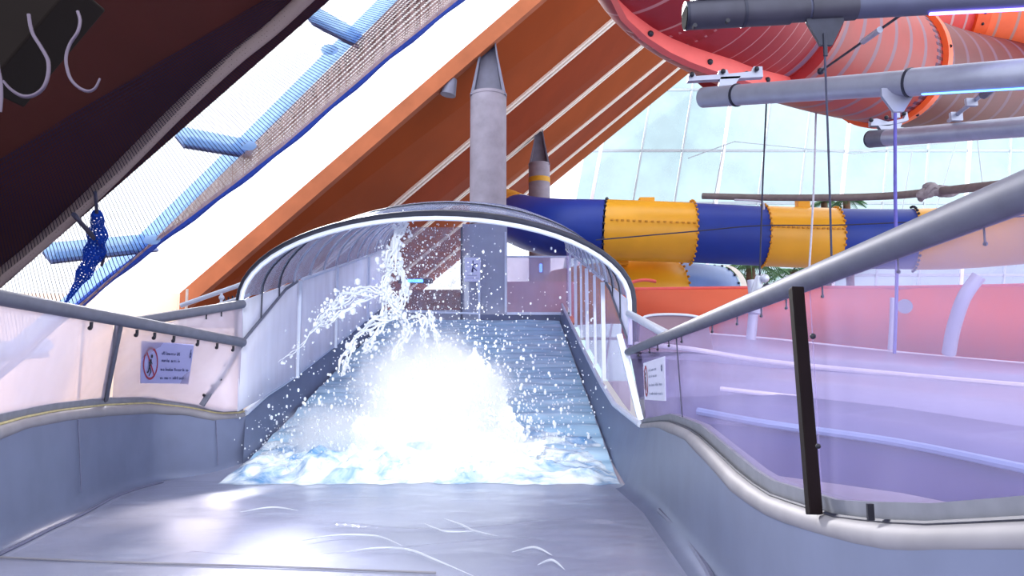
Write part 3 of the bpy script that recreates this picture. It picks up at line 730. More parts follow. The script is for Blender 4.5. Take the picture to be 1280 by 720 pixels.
# knotted bunch
K = [(121, 266), (122, 284), (121, 300), (117, 318), (106, 340), (94, 360), (78, 384)]
obj('knotted_bunch', MB().tube(cat_pts([onroof(x, y, 1.3) for x, y in K], 5), [.03 + .15 * math.sin(math.pi * min(1, (i + 3) / 31)) * (1 + .2 * math.sin(i)) for i in range(31)], 10), net_knot, net, label='dark blue tied bunch')
obj('tie_cord', MB().tube([onroof(92, 268, 1.3), onroof(106, 284, 1.35), onroof(119, 299, 1.4)], .045, 6), rope_mat, net)
obj('tie_cord', MB().tube([onroof(119, 240, 1.2), onroof(121, 266, 1.3)], .03, 6), rope_mat, net)
obj('tie_cord', MB().tube([onroof(119, 300, 1.4), onroof(132, 314, 1.3), onroof(127, 332, 1.3)], .03, 6), rope_mat, net)
for x, y in ((412, 62), (310, 182), (190, 300)):
    p = onroof(x, y, .8); obj('corner_tie', MB().ball(p, .16, 1, (1.2, .6, .7)), frame_blue, net)
p0 = onroof(0, 0)

# ------------------------------------------------ rafter and hooks, top left
ra = [at(-70, 30, 3.5), at(20, -75, 3.5), at(92, -20, 3.5), at(-20, 112, 3.5)]
obj('rafter', MB().prism(ra, (0, .3, .02)), rafter_mat, smooth=False, label='brown timber rafter in the top left corner holding steel hooks', cat='rafter', bevel=.01)
def hook(pts, d, r, label):
    P = cat_pts([at(x, y, d) for x, y in pts], 8)
    rr = [r * (1 if i < len(P) * .8 else 1 - .35 * (i - len(P) * .8) / (len(P) * .2)) for i in range(len(P))]
    obj('steel_hook', MB().tube(P, rr, 10), hook_mat, label=label, cat='hook', group='hooks hanging from the rafter')
hook([(36, 18), (38, 32), (42, 44), (52, 60), (60, 76), (60, 94), (54, 110), (42, 119), (28, 120), (14, 112), (4, 101)], 3.45, .0088, 'bright curved steel hook hanging from the rafter, tip pointing left')
hook([(97, 14), (100, 26), (97, 40), (88, 54), (83, 68), (83, 82), (88, 98), (98, 109), (110, 114), (119, 110), (125, 98)], 3.45, .0075, 'dimmer curved steel hook whose tip points right')
hook([(-4, 60), (-2, 84), (1, 100), (2, 118), (1, 140)], 3.4, .007, 'end of a steel hook cut off at the left picture edge')

# ================================================================== RED TUBE SLIDE (upper right)
def path(tab, n=8):
    P = [at(x, y, d) for x, y, d, r in tab]; R = [r for *_, r in tab]
    return cat_pts(P, n), [interp([(i * n, r) for i, r in enumerate(R)], j) for j in range((len(R) - 1) * n + 1)]
ts = thing('tube_slide', at(1000, 60, 15), 'huge red and orange banded tube slide curling overhead at upper right', 'tube slide')
T1 = [(770, -330, 11.6, 1.5), (806, -175, 11.6, 1.5), (848, -70, 12.0, 1.5), (912, -10, 13.2, 1.48), (985, 34, 15.3, 1.45), (1080, 74, 18.2, 1.42), (1180, 100, 21.5, 1.36), (1300, 112, 25, 1.3)]
P1, R1 = path(T1, 8)
secs = [(0, 18, tube_red), (18, 28, tube_red), (28, 42, tube_orange), (42, 56, tube_deep)]
for a, b, m in secs: obj('tube_section', MB().tube(P1[max(0, a - 1):b + 2], R1[max(0, a - 1):b + 2], 56, caps=False), m, ts, thick=.03)
def flange(P, R, i, m, w=.1, h=.16, bolts=0, rng=(0, 2 * math.pi), off=0):
    d = (P[min(i + 1, len(P) - 1)] - P[max(i - 1, 0)]).normalized(); c = P[i] + d * off
    f = obj('flange', MB().tube([c - d * w / 2, c + d * w / 2], R[i] + h, 56, caps=False).tube([c - d * w / 2, c - d * (w / 2 - .001)], [R[i] + h, R[i] * .99], 56, caps=False).tube([c + d * (w / 2 - .001), c + d * w / 2], [R[i] * .99, R[i] + h], 56, caps=False), m, ts)
    u = d.cross(V((0, 0, 1))).normalized(); w_ = d.cross(u)
    for k in range(bolts):
        an = rng[0] + (rng[1] - rng[0]) * k / max(1, bolts - 1); q = c + (u * math.cos(an) + w_ * math.sin(an)) * (R[i] + h * .95)
        obj('flange_bolt', MB().ball(q, .045, 1), bolt_mat, f)
    return f
flange(P1, R1, 28, flange_red, .14, .2)
flange(P1, R1, 42, flange_orange, .3, .14, 12)
# lengthwise bolted lip under the near section and the seams on the shell
def lengthwise(P, R, i0, i1, ang, m, h, w, name='seam_flange', bolts=0):
    rows = []; ctr = []
    for i in range(i0, i1 + 1):
        d = (P[min(i + 1, len(P) - 1)] - P[max(i - 1, 0)]).normalized(); u = d.cross(V((0, 1, 0))).normalized(); w_ = d.cross(u)
        n_ = u * math.cos(ang) + w_ * math.sin(ang); t_ = d.cross(n_)
        b = P[i] + n_ * R[i]; f = math.sin(math.pi * (i - i0) / (i1 - i0)) ** .5
        rows.append([b - t_ * w / 2 - n_ * .05, b - t_ * w / 2 + n_ * h * f, b + t_ * w / 2 + n_ * h * f, b + t_ * w / 2 - n_ * .05]); ctr.append((b + n_ * h * f * .6 - t_ * (w / 2 + .01), b + n_ * h * f * .6 + t_ * (w / 2 + .01)))
    o = obj(name, MB().grid(rows), m, ts)
    for k in range(bolts):
        i = int((k + 1) * (len(ctr) - 1) / (bolts + 1))
        for q in ctr[i]: obj('flange_bolt', MB().ball(q, .05, 1), bolt_mat, o)
    return o
lengthwise(P1, R1, 15, 31, math.pi * .96, flange_pink, .34, .16, bolts=5)
lengthwise(P1, R1, 27, 46, math.pi * .06, flange_red, .16, .3)
lengthwise(P1, R1, 12, 28, math.pi * .48, flange_red, .08, .16)
# upper run passing behind
T2 = [(900, -30, 21, 1.5), (1000, 4, 22, 1.5), (1100, 14, 22.5, 1.5), (1187, 12, 23, 1.5), (1300, 6, 23, 1.5), (1420, 0, 23, 1.5)]
P2, R2 = path(T2, 8)
obj('tube_section', MB().tube(P2[:25], R2[:25], 48, caps=False), stripes('salmon fibreglass', srgb(228, 78, 74), srgb(206, 156, 160), .55, .16), ts)
obj('tube_section', MB().tube(P2[24:], R2[24:], 48, caps=False), tube_bright, ts, label='bright orange section')
flange(P2, R2, 24, flange_orange, .42, .12, 14, (math.pi * .1, math.pi * .9))

# ================================================================== SUPPORT PIPES WITH HANGERS
def lerp_px(a, b, t): return (a[0] + (b[0] - a[0]) * t, a[1] + (b[1] - a[1]) * t)
def support(label, p0, p1, r, sleeves, collars, group='grey support pipes', pm=None):
    t = thing('support_pipe', p0, label, 'pipe', group)
    obj('pipe', MB().tube([p0, p1], r, 24), pm or pipe_grey, t)
    L = (p1 - p0).length; d = (p1 - p0).normalized()
    for a, b, k, m in sleeves: obj('sleeve', MB().tube([p0.lerp(p1, a), p0.lerp(p1, b)], r * k, 24), m, t)
    for a, k in collars: obj('collar', MB().tube([p0.lerp(p1, a), p0.lerp(p1, a) + d * .03], r * k, 24), dark_steel, t)
    return t, d
def gusset(t, c, r, w, h, m, name='gusset'):
    obj(name, MB().prism([c + V((-w / 2, -.02, -r * .5)), c + V((w / 2, -.02, -r * .5)), c + V((w * .5, -.02, -r * 1.2)), c + V((w * .16, -.02, -r - h)), c + V((-w * .16, -.02, -r - h)), c + V((-w * .5, -.02, -r * 1.2))], (0, .04, 0)), m, t, smooth=False)
def bolts_on(t, pts, s=.022):
    for q in pts: obj('bolt', MB().tube([q + V((0, .02, 0)), q + V((0, -.03, 0))], s, 6), bolt_mat, t)
# first pipe: near, shaded, top
a, b = at(856, 20, 7.4), at(1400, -9, 7.4)
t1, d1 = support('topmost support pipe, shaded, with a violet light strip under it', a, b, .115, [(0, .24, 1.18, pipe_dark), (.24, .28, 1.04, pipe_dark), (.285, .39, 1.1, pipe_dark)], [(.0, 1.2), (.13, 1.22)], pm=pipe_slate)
gusset(t1, at(1030, 12, 7.38), .11, .36, .26, dark_steel)
obj('led_strip', MB().beam(at(1160, 18, 7.4) + V((0, -.03, -.01)), at(1400, 6, 7.4) + V((0, -.03, -.01)), .03, .02), led_violet, t1, smooth=False)
bolts_on(t1, [at(868, 33, 7.25), at(909, 27, 7.25)])
obj('end_cap', MB().tube([at(855.5, 20, 7.4), at(856.5, 20, 7.4)], .128, 24), mat('shade-dark end cap', srgb(28, 28, 34), .9, 0, .1, 5, spec=.1), t1)  # dark disc paints shade over the sunlit end of the sleeve
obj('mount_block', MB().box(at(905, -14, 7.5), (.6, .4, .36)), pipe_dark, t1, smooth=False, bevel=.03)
# second pipe
a, b = at(879, 122, 10.6), at(1400, 84, 6.7)
TT = lambda X: (rail_at_col(a, b, X) - a).length / (b - a).length
t2, d2 = support('middle support pipe with a blue light strip and a saddle bracket', a, b, .135, [(0, TT(918), 1.02, pipe_grey), (TT(1138), 1.0, 1.1, pipe_grey)], [(TT(920), 1.12), (TT(1136), 1.16)])
def on(a, b, X):                               # point of a straight pipe at pixel column X
    return rail_at_col(a, b, X)
c = on(a, b, 1119); gusset(t2, c + V((0, -.02, 0)), .13, .34, .2, pipe_grey)
obj('key_plate', MB().beam(on(a, b, 1092) + V((0, -.14, .0)), on(a, b, 1134) + V((0, -.14, .0)), .03, .03), dark_steel, t2, smooth=False)
bolts_on(t2, [on(a, b, 889) + V((0, -.13, -.09)), on(a, b, 914) + V((0, -.13, -.085)), on(a, b, 1097) + V((0, -.15, .0)), on(a, b, 1124) + V((0, -.15, 0))])
obj('led_strip', MB().beam(on(a, b, 1148) + V((0, -.06, -.155)), on(a, b, 1390) + V((0, -.06, -.155)), .03, .022), led_blue, t2, smooth=False)
sd = 10.4
br = obj('saddle_bracket', MB().prism([at(860, 101, sd), at(861, 92, sd), at(868, 91, sd), at(870, 95, sd), at(898, 93, sd), at(899, 88, sd), at(909, 87, sd), at(911, 92, sd), at(940, 89, sd), at(942, 83, sd), at(953, 83, sd), at(954, 96, sd)], (0, .1, 0)).prism([at(901, 96, sd), at(926, 95, sd), at(920, 104, sd), at(903, 117, sd), at(896, 117, sd), at(898, 108, sd)], (0, .08, 0)), pipe_grey, t2, smooth=False)
for X, Y in ((865, 93), (904, 89), (946, 86)): obj('bolt', MB().ball(at(X, Y, sd - .03), .035, 1), bolt_mat, br)
# third pipe
a3, b3 = at(1088, 174, 12.2), at(1420, 147, 8.4)
t3, d3 = support('lowest support pipe, plain grey, just above the far glass facade', a3, b3, .13, [(0, .09, 1.03, rail_steel)], [(.0, 1.05)])
sd = 12.0
br = obj('saddle_bracket', MB().prism([at(1089, 157, sd), at(1089, 149, sd), at(1096, 148, sd), at(1110, 152, sd), at(1130, 148, sd), at(1134, 139, sd), at(1136, 150, sd), at(1112, 157, sd)], (0, .1, 0)).prism([at(1098, 157, sd), at(1128, 154, sd), at(1122, 166, sd), at(1106, 168, sd)], (0, .08, 0)), pipe_grey, t3, smooth=False)
for X, Y in ((1089, 150), (1108, 147), (1130, 142)): obj('bolt', MB().ball(at(X, Y, sd - .03), .035, 1), bolt_mat, br)
bolts_on(t3, [on(a3, b3, 1096) + V((0, -.13, -.09)), on(a3, b3, 1114) + V((0, -.13, -.09)), on(a3, b3, 1122) + V((0, -.13, -.085))])
obj('led_strip', MB().beam(on(a3, b3, 1262) + V((0, -.09, -.13)), on(a3, b3, 1420) + V((0, -.09, -.13)), .025, .02), led_violet, t3, smooth=False)
obj('fork_plate', MB().box(at(1119, 132, 10), (.09, .05, .34)), pipe_grey, t2, smooth=False)

# hanger rods and ropes
def rope(name, pts, r, m, label, cat='rope', group=None):
    P = cat_pts([at(*p) for p in pts], 6) if len(pts) > 2 else [at(*p) for p in pts]
    return obj(name, MB().tube(P, r, 8), m, label=label, cat=cat, group=group)
rope('hanger_rod', [(1031, 42, 7.36), (1032, 70, 7.36)], .022, dark_steel, 'short dark hanger socket under the topmost pipe', 'rod')
rope('hanger_rod', [(1031, 68, 7.36), (1036, 200, 7.36), (1040, 345, 7.36)], .011, rope_mat, 'long dark rod hanging from the topmost pipe past the blue tube', 'rod')
rope('hanging_rope', [(1119, 136, 9.9), (1119, 240, 9.9), (1121, 345, 9.9), (1118, 442, 9.9)], .022, rope_purple, 'violet rope hanging from the middle pipe over the blue tube section')
rope('hanging_rope', [(958, 128, 18), (953, 240, 18), (949, 366, 18)], .02, rope_mat, 'thin grey rope at the joint of blue and yellow tube sections, dropping behind the handrail')
rope('hanging_rope', [(1020, 140, 18), (1017, 240, 18), (1011, 345, 18)], .024, rope_pale, 'pale thin rope hanging in front of the yellow tube section, left of the dark rod')
rope('guy_wire', [(745, 300, 24), (870, 289, 24), (951, 282, 24), (1060, 281, 24), (1290, 270, 22)], .02, rope_mat, 'thin wire strung along the face of the blue and yellow tube', 'wire')
rope('hanging_rope', [(918, 250, 22), (951, 252, 22), (955, 262, 22)], .03, rope_pale, 'short rope end tied under the curved grey pole')
# turnbuckle braces
t = thing('turnbuckle_brace', at(1128, 18, 9), 'dark turnbuckle brace slanting from the topmost pipe down to the middle pipe', 'brace')
obj('tie_rod', MB().tube([at(1127, 18, 8.2), at(1026, 89, 10.4)], .016, 8), dark_steel, t)
obj('turnbuckle', MB().tube([at(1100, 37, 8.6), at(1079, 52, 9.1)], .036, 10), pipe_grey, t)
obj('clevis', MB().ball(at(1026, 89, 10.4), .05, 1), dark_steel, t)
t = thing('turnbuckle_brace', at(1246, 105, 9.2), 'light grey turnbuckle brace slanting between the middle and lowest pipes at right', 'brace')
obj('tie_rod', MB().tube([at(1247, 103, 9.0), at(1186, 151, 11)], .03, 8), pipe_grey, t)
obj('turnbuckle', MB().tube([at(1246, 104, 8.95), at(1230, 118, 9.4)], .06, 8), rail_steel, t)
obj('shackle', MB().box(at(1214, 128, 9.8), (.14, .05, .1)), pipe_grey, t, smooth=False); obj('clevis', MB().box(at(1195, 146, 10.6), (.16, .06, .12)), pipe_grey, t, smooth=False)

# ================================================================== BLUE AND YELLOW TUBE
bt = thing('tube_slide', at(900, 295, 27), 'long blue and yellow tube slide running level across the hall', 'tube slide')
r0 = 1.04
T3 = [(632, 262, 36, .95), (650, 275, 31.5, r0), (690, 284, 28, r0), (757, 287, 27, r0), (863, 291, 27, r0), (952, 295, 27, r0), (1043, 298, 27, r0), (1140, 299, 26.8, r0), (1200, 297, 26.2, r0), (1290, 288, 25, r0), (1400, 270, 23, r0)]
P3, R3 = path(T3, 8)
for a, b, m in ((0, 8, yellow_fg), (8, 24, blue_fg), (24, 32, yellow_fg), (32, 40, blue_fg), (40, 48, yellow_fg), (48, 56, blue_fg), (56, 80, yellow_fg)):
    obj('tube_section', MB().tube(P3[a:b + 1], [r * (1.0 if m is yellow_fg else .985) for r in R3[a:b + 1]], 40, caps=False), m, bt)
def ring(P, R, i, m, t, w=.1, h=.06, bolts=16, bm=None):
    d = (P[min(i + 1, len(P) - 1)] - P[max(i - 1, 0)]).normalized(); c = P[i]
    f = obj('flange', MB().tube([c - d * w / 2, c - d * w / 2, c + d * w / 2, c + d * w / 2], [R[i] * .97, R[i] + h, R[i] + h, R[i] * .97], 40, caps=False), m, t)
    u = d.cross(V((0, 0, 1))).normalized(); w_ = d.cross(u)
    for k in range(bolts * 2):
        an = math.pi * 2 * k / (bolts * 2); q = u * math.cos(an) + w_ * math.sin(an)
        if q.y < .1: obj('flange_bolt', MB().ball(c + q * (R[i] + h * .9), .055), bm or yellow_rim, f)
    return f
ring(P3, R3, 24, dark_steel, bt, .08, .03, 14, dark_steel); ring(P3, R3, 32, yellow_rim, bt, .14, .07); ring(P3, R3, 40, yellow_rim, bt, .1, .05)
ring(P3, R3, 48, yellow_rim, bt, .06, .03); ring(P3, R3, 56, yellow_rim, bt, .16, .07, 18, dark_steel)
# seam of rivets along the yellow sections, and square lugs on top
for i0, i1 in ((24, 32), (40, 48)):
    for k in range(15):
        f = i0 + (i1 - i0) * (k + .5) / 15; i = int(f); c = P3[i].lerp(P3[min(i + 1, i1)], f - i); obj('rivet', MB().box(c + V((0, -r0 - .02, .12)), (.09, .05, .05)), yellow_rim, bt, smooth=False)
for X, w, h in ((808, .52, .34), (1003, .42, .4)):
    p = at(X, 252, 27); obj('lug', MB().box(p + V((0, 0, -.05)), (w, .35, h)), yellow_fg, bt, smooth=False, bevel=.02)
# lower coil coming out underneath
lt = thing('tube_slide', at(830, 362, 29), 'lower yellow and pale blue tube end tucked under the long blue and yellow tube', 'tube slide')
T4 = [(700, 372, 31, 1.1), (760, 366, 29.4, 1.15), (812, 366, 29, 1.18), (842, 367, 29.2, 1.18), (880, 368, 29.6, 1.12), (898, 369, 30, 1.08)]
P4, R4 = path(T4, 8)
obj('tube_section', MB().tube(P4[:25], R4[:25], 40, caps=False), yellow_fg, lt)
obj('tube_section', MB().tube(P4[24:], R4[24:], 40, caps=False), pale_blue, lt, label='pale blue end section')
ring(P4, R4, 24, yellow_rim, lt, .16, .07)
ring(P4, R4, 38, dark_steel, lt, .18, .03, 10, dark_steel)
d = (P4[-1] - P4[-2]).normalized()
obj('end_ring', MB().tube([P4[-1], P4[-1] + d * .3], [1.13, 1.16], 40, caps=False), white_ring, lt)
p = at(776, 323, 28.2); obj('lug', MB().box(p, (.5, .4, .5)), yellow_fg, lt, smooth=False, bevel=.02)
rope('hose', [(780, 362, 24), (790, 353, 24), (806, 350, 24), (820, 352, 24)], .05, flange_pink, 'small red hose arching over the left end of the orange wall', 'hose')

# curved pole with a sling
pole_px = [(878, 245, 24), (960, 247, 23), (1040, 247, 21.5), (1110, 245, 20), (1165, 240, 18.5), (1230, 233, 16.5), (1300, 226, 14.5), (1380, 217, 13)]
obj('curved_pole', MB().tube(cat_pts([at(*p) for p in pole_px], 6), .098, 12), pole_mat, label='curved grey brown pole floating above the blue and yellow tube', cat='pole')
mb = MB(); rs = random.Random(3)
for k in range(16):
    X = 1152 + 36 * rs.random(); q = at(X, interp([(1150, 243), (1165, 236), (1190, 240)], X) + rs.uniform(-3, 4), 18.2)
    mb.ball(q, rs.uniform(.1, .17), 1, (1.2, .8, .8))
mb.tube(cat_pts([at(1150, 250, 18.3), at(1158, 240, 18.1), at(1166, 233, 18.1), at(1174, 240, 18.2), at(1182, 243, 18.2), at(1192, 242, 18.3), at(1198, 238, 18.3)], 5), .07, 8)
obj('cloth_sling', mb, sling_mat, label='grey cloth sling knotted around the curved pole', cat='sling')

# ================================================================== NEIGHBOURING FLUME behind the right guard
fl = thing('open_flume', at(1000, 420, 17), 'open orange and lilac water flume seen through the right guard', 'water slide')
def strip(name, top, bot, m, **kw):
    T = [at(*p) for p in top]; B = [at(*p) for p in bot]
    return obj(name, MB().grid([[b, a] for a, b in zip(T, B)]), m, fl, thick=.06, **kw)
strip('orange_wall', [(777, 363, 21), (960, 361, 20), (1120, 361, 18), (1300, 358, 16), (1480, 352, 14)], [(777, 425, 21), (960, 425, 20), (1120, 441, 18), (1300, 456, 16), (1480, 468, 14)], orange_fg, label='long orange flume wall')
def lip(pts, r, m=white_lip): return obj('lip', MB().tube(cat_pts([at(*p) for p in pts], 4), r, 8), m, fl)
lip([(777, 362, 21), (960, 360, 20), (1120, 360, 18), (1300, 357, 16), (1480, 351, 14)], .055, flange_pink)
lip([(840, 415, 20.5), (960, 424, 19.5), (1120, 441, 17.5), (1300, 457, 15.5), (1480, 469, 13.5)], .045)
strip('lilac_wall', [(780, 425, 19.5), (860, 417, 20), (960, 425, 19.4), (1120, 442, 17.4), (1300, 458, 15.4), (1480, 470, 13.4)], [(790, 450, 15.5), (860, 452, 14), (960, 462, 13.6), (1120, 473, 12.6), (1300, 488, 11), (1480, 500, 10)], lilac_fg)
lip([(795, 430, 15), (860, 436, 14), (960, 452, 13.6), (1120, 468, 12.6), (1300, 484, 11), (1480, 496, 10)], .045)
strip('lilac_wall', [(790, 450, 15.5), (860, 452, 14), (960, 462, 13.6), (1120, 473, 12.6), (1300, 488, 11), (1480, 500, 10)], [(800, 500, 13.5), (868, 498, 10), (960, 494, 9.6), (1120, 512, 9), (1300, 540, 8), (1480, 565, 7)], lilac_fg)
lip([(900, 486, 9.7), (1040, 502, 9.4), (1120, 512, 9), (1300, 540, 8), (1480, 565, 7)], .03)
strip('lilac_wall', [(800, 500, 13.5), (868, 498, 10), (960, 494, 9.6), (1120, 512, 9), (1300, 540, 8), (1480, 565, 7)], [(800, 540, 13), (872, 530, 9.6), (960, 532, 9.2), (1120, 552, 8.4), (1300, 588, 7), (1480, 625, 6)], mat('grey lilac flume', srgb(128, 130, 172), .4, 0, .06, 1))
lip([(872, 514, 9.6), (960, 530, 9.1), (1120, 553, 8.3), (1300, 590, 6.9), (1480, 627, 5.9)], .045, mat('blue lip', srgb(150, 176, 220), .35, 0, .05, 2))
fb = obj('water_surface', MB().grid([[at(x + 6, y + 60, d * .93), at(x, y, d)] for x, y, d in ((800, 530, 13), (872, 530, 9.6), (960, 534, 9.2), (1120, 556, 8.4), (1300, 592, 7), (1480, 630, 6))]), purple_floor, fl)
# supports against the orange wall
for pts, r in (([(1224, 345, 15), (1205, 372, 15.2), (1192, 410, 15.6), (1186, 442, 15.9)], .13), ([(1116, 372, 17.4), (1115, 405, 17.5), (1113, 437, 17.6)], .06), ([(940, 350, 19), (942, 385, 19), (938, 430, 19)], .12)):
    obj('support', MB().tube(cat_pts([at(*p) for p in pts], 5), r, 10), rail_white, fl)
obj('plate', MB().tube([at(1131, 383, 17.4), at(1131, 383, 17.5)], .16, 16), pipe_grey, fl)
# dark mauve shell end seen over the far handrail
mt = thing('flume_end', at(840, 415, 15), 'dark mauve rounded flume end with a pale rim in front of the orange wall', 'flume')
sh = [(798, 440), (800, 405), (806, 396), (828, 393), (860, 394), (884, 399), (892, 440)]
obj('shell', MB().prism([at(x, y, 15) for x, y in sh], (0, .8, 0)), mauve, mt, smooth=False)
obj('rim', MB().tube(cat_pts([at(x, y, 14.97) for x, y in sh[1:-1]], 5), .025, 8), rail_white, mt)
# white hose with red fitting tied to the grey rope
t = thing('hose_valve', at(950, 380, 17.8), 'pale fitting with red collar hanging at the foot of the grey rope', 'fitting')
obj('body', MB().tube([at(948, 345, 17.8), at(947, 362, 17.8), at(943, 392, 17.8)], [.06, .14, .17], 12).ball(at(956, 348, 17.7), .1, 1), rail_white, t)
obj('collar', MB().tube(cat_pts([at(951, 378, 17.5), at(953, 364, 17.5), at(959, 356, 17.5), at(963, 364, 17.5)], 4), .05, 8), dark_steel, t)
obj('red_cap', MB().ball(at(957, 370, 17.5), .14, 2, (1, 1, 1)), flange_red, t)

# ================================================================== HANDRAIL ON THE STAIR, LEFT
st = thing('stair_railing', at(266, 390, 17), 'pale double handrail of the stair behind the left guard', 'railing')
obj('handrail', MB().tube([at(226, 382, 17), at(312, 352, 17)], .05, 10), rail_white, st)
obj('lower_rail', MB().tube([at(226, 396, 17), at(312, 368, 17)], .03, 8), rail_white, st)
obj('lower_rail', MB().tube([at(240, 395, 17.2), at(312, 374, 17.2)], .03, 8), rail_white, st)
obj('baluster', MB().tube([at(277, 364, 17), at(276, 400, 17)], .03, 8).ball(at(277, 372, 17), .06, 1), rail_white, st)
for i in range(5): obj('baluster', MB().beam(at(281 + i * 5, 373 - i * 1.6, 17.1), at(280 + i * 5, 381 - i * 1.6, 17.1), .03, .03, up=(0, 1, 0)), dark_steel, st, smooth=False)

# blue lamps behind the end screen
def lamp(X, Y, d, w, h, label):
    p = at(X, Y, d); t = thing('blue_lamp', p, label, 'lamp', None)
    obj('housing', MB().box(p + V((0, .08, 0)), (w * 2.2, .12, h * 1.5)), dark_steel, t, smooth=False, bevel=.02)
    obj('lens', MB().box(p, (w, .06, h)), led_blue, t, smooth=False, bevel=.015)
lamp(676, 335, 25.2, .09, .26, 'blue lamp glowing behind the right glass of the end screen')
lamp(519, 351, 25.2, .5, .1, 'flat blue lamp glowing behind the clear left window of the end screen')
obj('dark_partition', MB().prism(q4(500, 362, 580, 404, 29), (0, .2, 0)), mat('red brown partition', srgb(110, 52, 52), .7, 0, .15, 2), smooth=False, label='red brown partition low behind the clear window of the end screen', cat='partition')
obj('pink_partition', MB().prism(q4(634, 352, 720, 404, 26.6), (0, .2, 0)), mat('salmon partition', srgb(214, 130, 124), .6, 0, .08, 2), smooth=False, label='salmon partition behind the right glass of the end screen', cat='partition')

# ================================================================== PALMS
def palm(X, Y0, Y1, d, r, n, seed, label):
    rs = random.Random(seed); b, c = at(X, Y0, d), at(X, Y1, d); b = V((b.x, d, -1.5))
    t = thing('palm_tree', b, label, 'palm')
    pts = cat_pts([b, V((b.x + .1, d, (b.z + c.z) / 2)), c], 5)
    obj('trunk', MB().tube(pts, [.34 - .012 * i + .03 * (i % 2) for i in range(len(pts))], 12), trunk_mat, t)
    for k in range(n):
        an = 2 * math.pi * k / n + rs.uniform(-.2, .2); L = r * rs.uniform(.8, 1.1); up = rs.uniform(.1, .5); mb = MB()
        dr = V((math.cos(an), math.sin(an), 0)); sd = V((-dr.y, dr.x, 0)); prev = None; sp = []
        for i in range(9):
            q = i / 8; sp.append(c + dr * L * q + V((0, 0, L * (up * q - .75 * q * q))))
        mb.tube(sp, [.05 * (1 - i / 10) for i in range(9)], 5)
        for i in range(16):
            q = (i + 1) / 17; j = int(q * 8); o = sp[j].lerp(sp[j + 1], q * 8 - j); ll = .75 * math.sin(math.pi * (.15 + .8 * q))
            for s in (-1, 1):
                tip = o + sd * s * ll * .8 + dr * ll * .5 + V((0, 0, -ll * .45)); w = dr * .05
                mb.add([o - w, o + w, tip], [(0, 1, 2)])
        obj('frond', mb, palm_green, t)
palm(938, 372, 333, 42, 2.2, 11, 1, 'palm with a brown trunk seen under the blue tube, left of the grey rope')
palm(992, 372, 338, 46, 2.6, 11, 2, 'palm with drooping dark fronds seen under the yellow tube')
palm(905, 372, 340, 50, 1.9, 9, 3, 'small bright palm just right of the pale blue tube end')
palm(1058, 300, 249, 55, 1.6, 9, 4, 'palm top peeking over the blue tube below the curved pole')
palm(1030, 300, 252, 58, 1.3, 8, 5, 'small palm tip peeking over the yellow tube left of the dark rod')

# ================================================================== WATER
# thin sheet running over the floor and the thicker sheet coming down the chute
rows = []
for i in range(280):
    y = 4.6 + (10.9 - 4.6) * i / 279; row = []
    for k in range(70):
        u = k / 69; x0, x1 = lx(y) + .25, rx(y) - .2; x = x0 + (x1 - x0) * u
        h = .008 + .009 * (noise.noise(V((x * 1.1, y * 1.6, 0))) + .7) + .006 * noise.noise(V((x * 4, y * 5, 3)))
        # low standing ridges
        h += .03 * max(0, 1 - abs(y - (6.25 + .35 * math.sin(x * 1.6 + 1.2))) / .09) * (1 if -2.4 < x < .2 else 0) + .024 * max(0, 1 - abs(y - (7.3 + .25 * math.sin(x * 2.3))) / .08) * (1 if -1.6 < x < .9 else 0)
        row.append((x, y, max(.004, h)))
    rows.append(row)
obj('runoff_water', MB().grid(rows), water_thin, label='thin wet film of water spreading over the grey channel floor', cat='water', kind='stuff')
rows = []
for i in range(170):
    y = 11.0 + (24.1 - 11.0) * i / 169; row = []
    for k in range(60):
        x = LX + .05 + (1.42 - LX - .05) * k / 59
        h = .05 + .05 * noise.noise(V((x * .7, y * 2.6, 0))) + .025 * noise.noise(V((x * 2, y * 6, 4)))
        e = min(1, (y - 11.0) / .4); row.append((x, y, chute_z(y) + max(.006, h * e)))
    rows.append(row)
obj('chute_water', MB().grid(rows), water_slope, label='blue grey rippled sheet of water running down the chute', cat='water', kind='stuff')
mb = MB()  # ripple crests on the floor, their highlights put in as white strips
for pts in ([(376, 676), (420, 669), (470, 670), (503, 682)], [(432, 690), (470, 685), (510, 687), (545, 700), (592, 720)], [(555, 648), (575, 655), (592, 663), (622, 670)], [(530, 654), (556, 664), (592, 664)], [(300, 640), (340, 634), (372, 638)], [(640, 690), (668, 684), (690, 694)], [(672, 706), (690, 700), (706, 712)]):
    P = cat_pts([onz(x, y, .028) for x, y in pts], 8)
    mb.tube(P, [.008 * math.sin(math.pi * (i + .3) / (len(P) - .4)) + .001 for i in range(len(P))], 6)
obj('crest_highlights', mb, drop, label='thin ripple crests with highlights painted white on the wet channel floor in front', cat='water', kind='stuff')
# churned pool where the chute meets the floor
rows = []
for i in range(110):
    row = []
    for k in range(150):
        x = LX + .04 + (1.4 - LX - .04) * k / 149; ya = 10.62 + .34 * noise.noise(V((x * 1.3, 0, 1))) + .12 * noise.noise(V((x * 5, 0, 4))); y = ya + (14.05 - ya) * i / 109
        cx = math.exp(-((x + 1.55) / 1.35) ** 2); env = min(1, (y - ya) / .45) * max(0, 1 - max(0, y - 11.5) / 2.5)
        n1 = abs(noise.noise(V((x * 1.5, y * 1.7, 2)))) ; n2 = noise.noise(V((x * 4.2, y * 4.5, 5))); n3 = noise.noise(V((x * 10, y * 10, 9)))
        edge = min(1, min(x - LX, 1.42 - x) / .4 + .25)
        h = env * edge * (.1 + .30 * n1 + .09 * n2 + .035 * n3) * (.55 + 1.5 * cx * (1 if y > 11 else .6))
        row.append((x, y, chute_z(y) + .004 + max(0, h)))
    rows.append(row)
obj('churned_water', MB().grid(rows), water_churn, label='churning blue and white water at the foot of the chute', cat='water', kind='stuff')
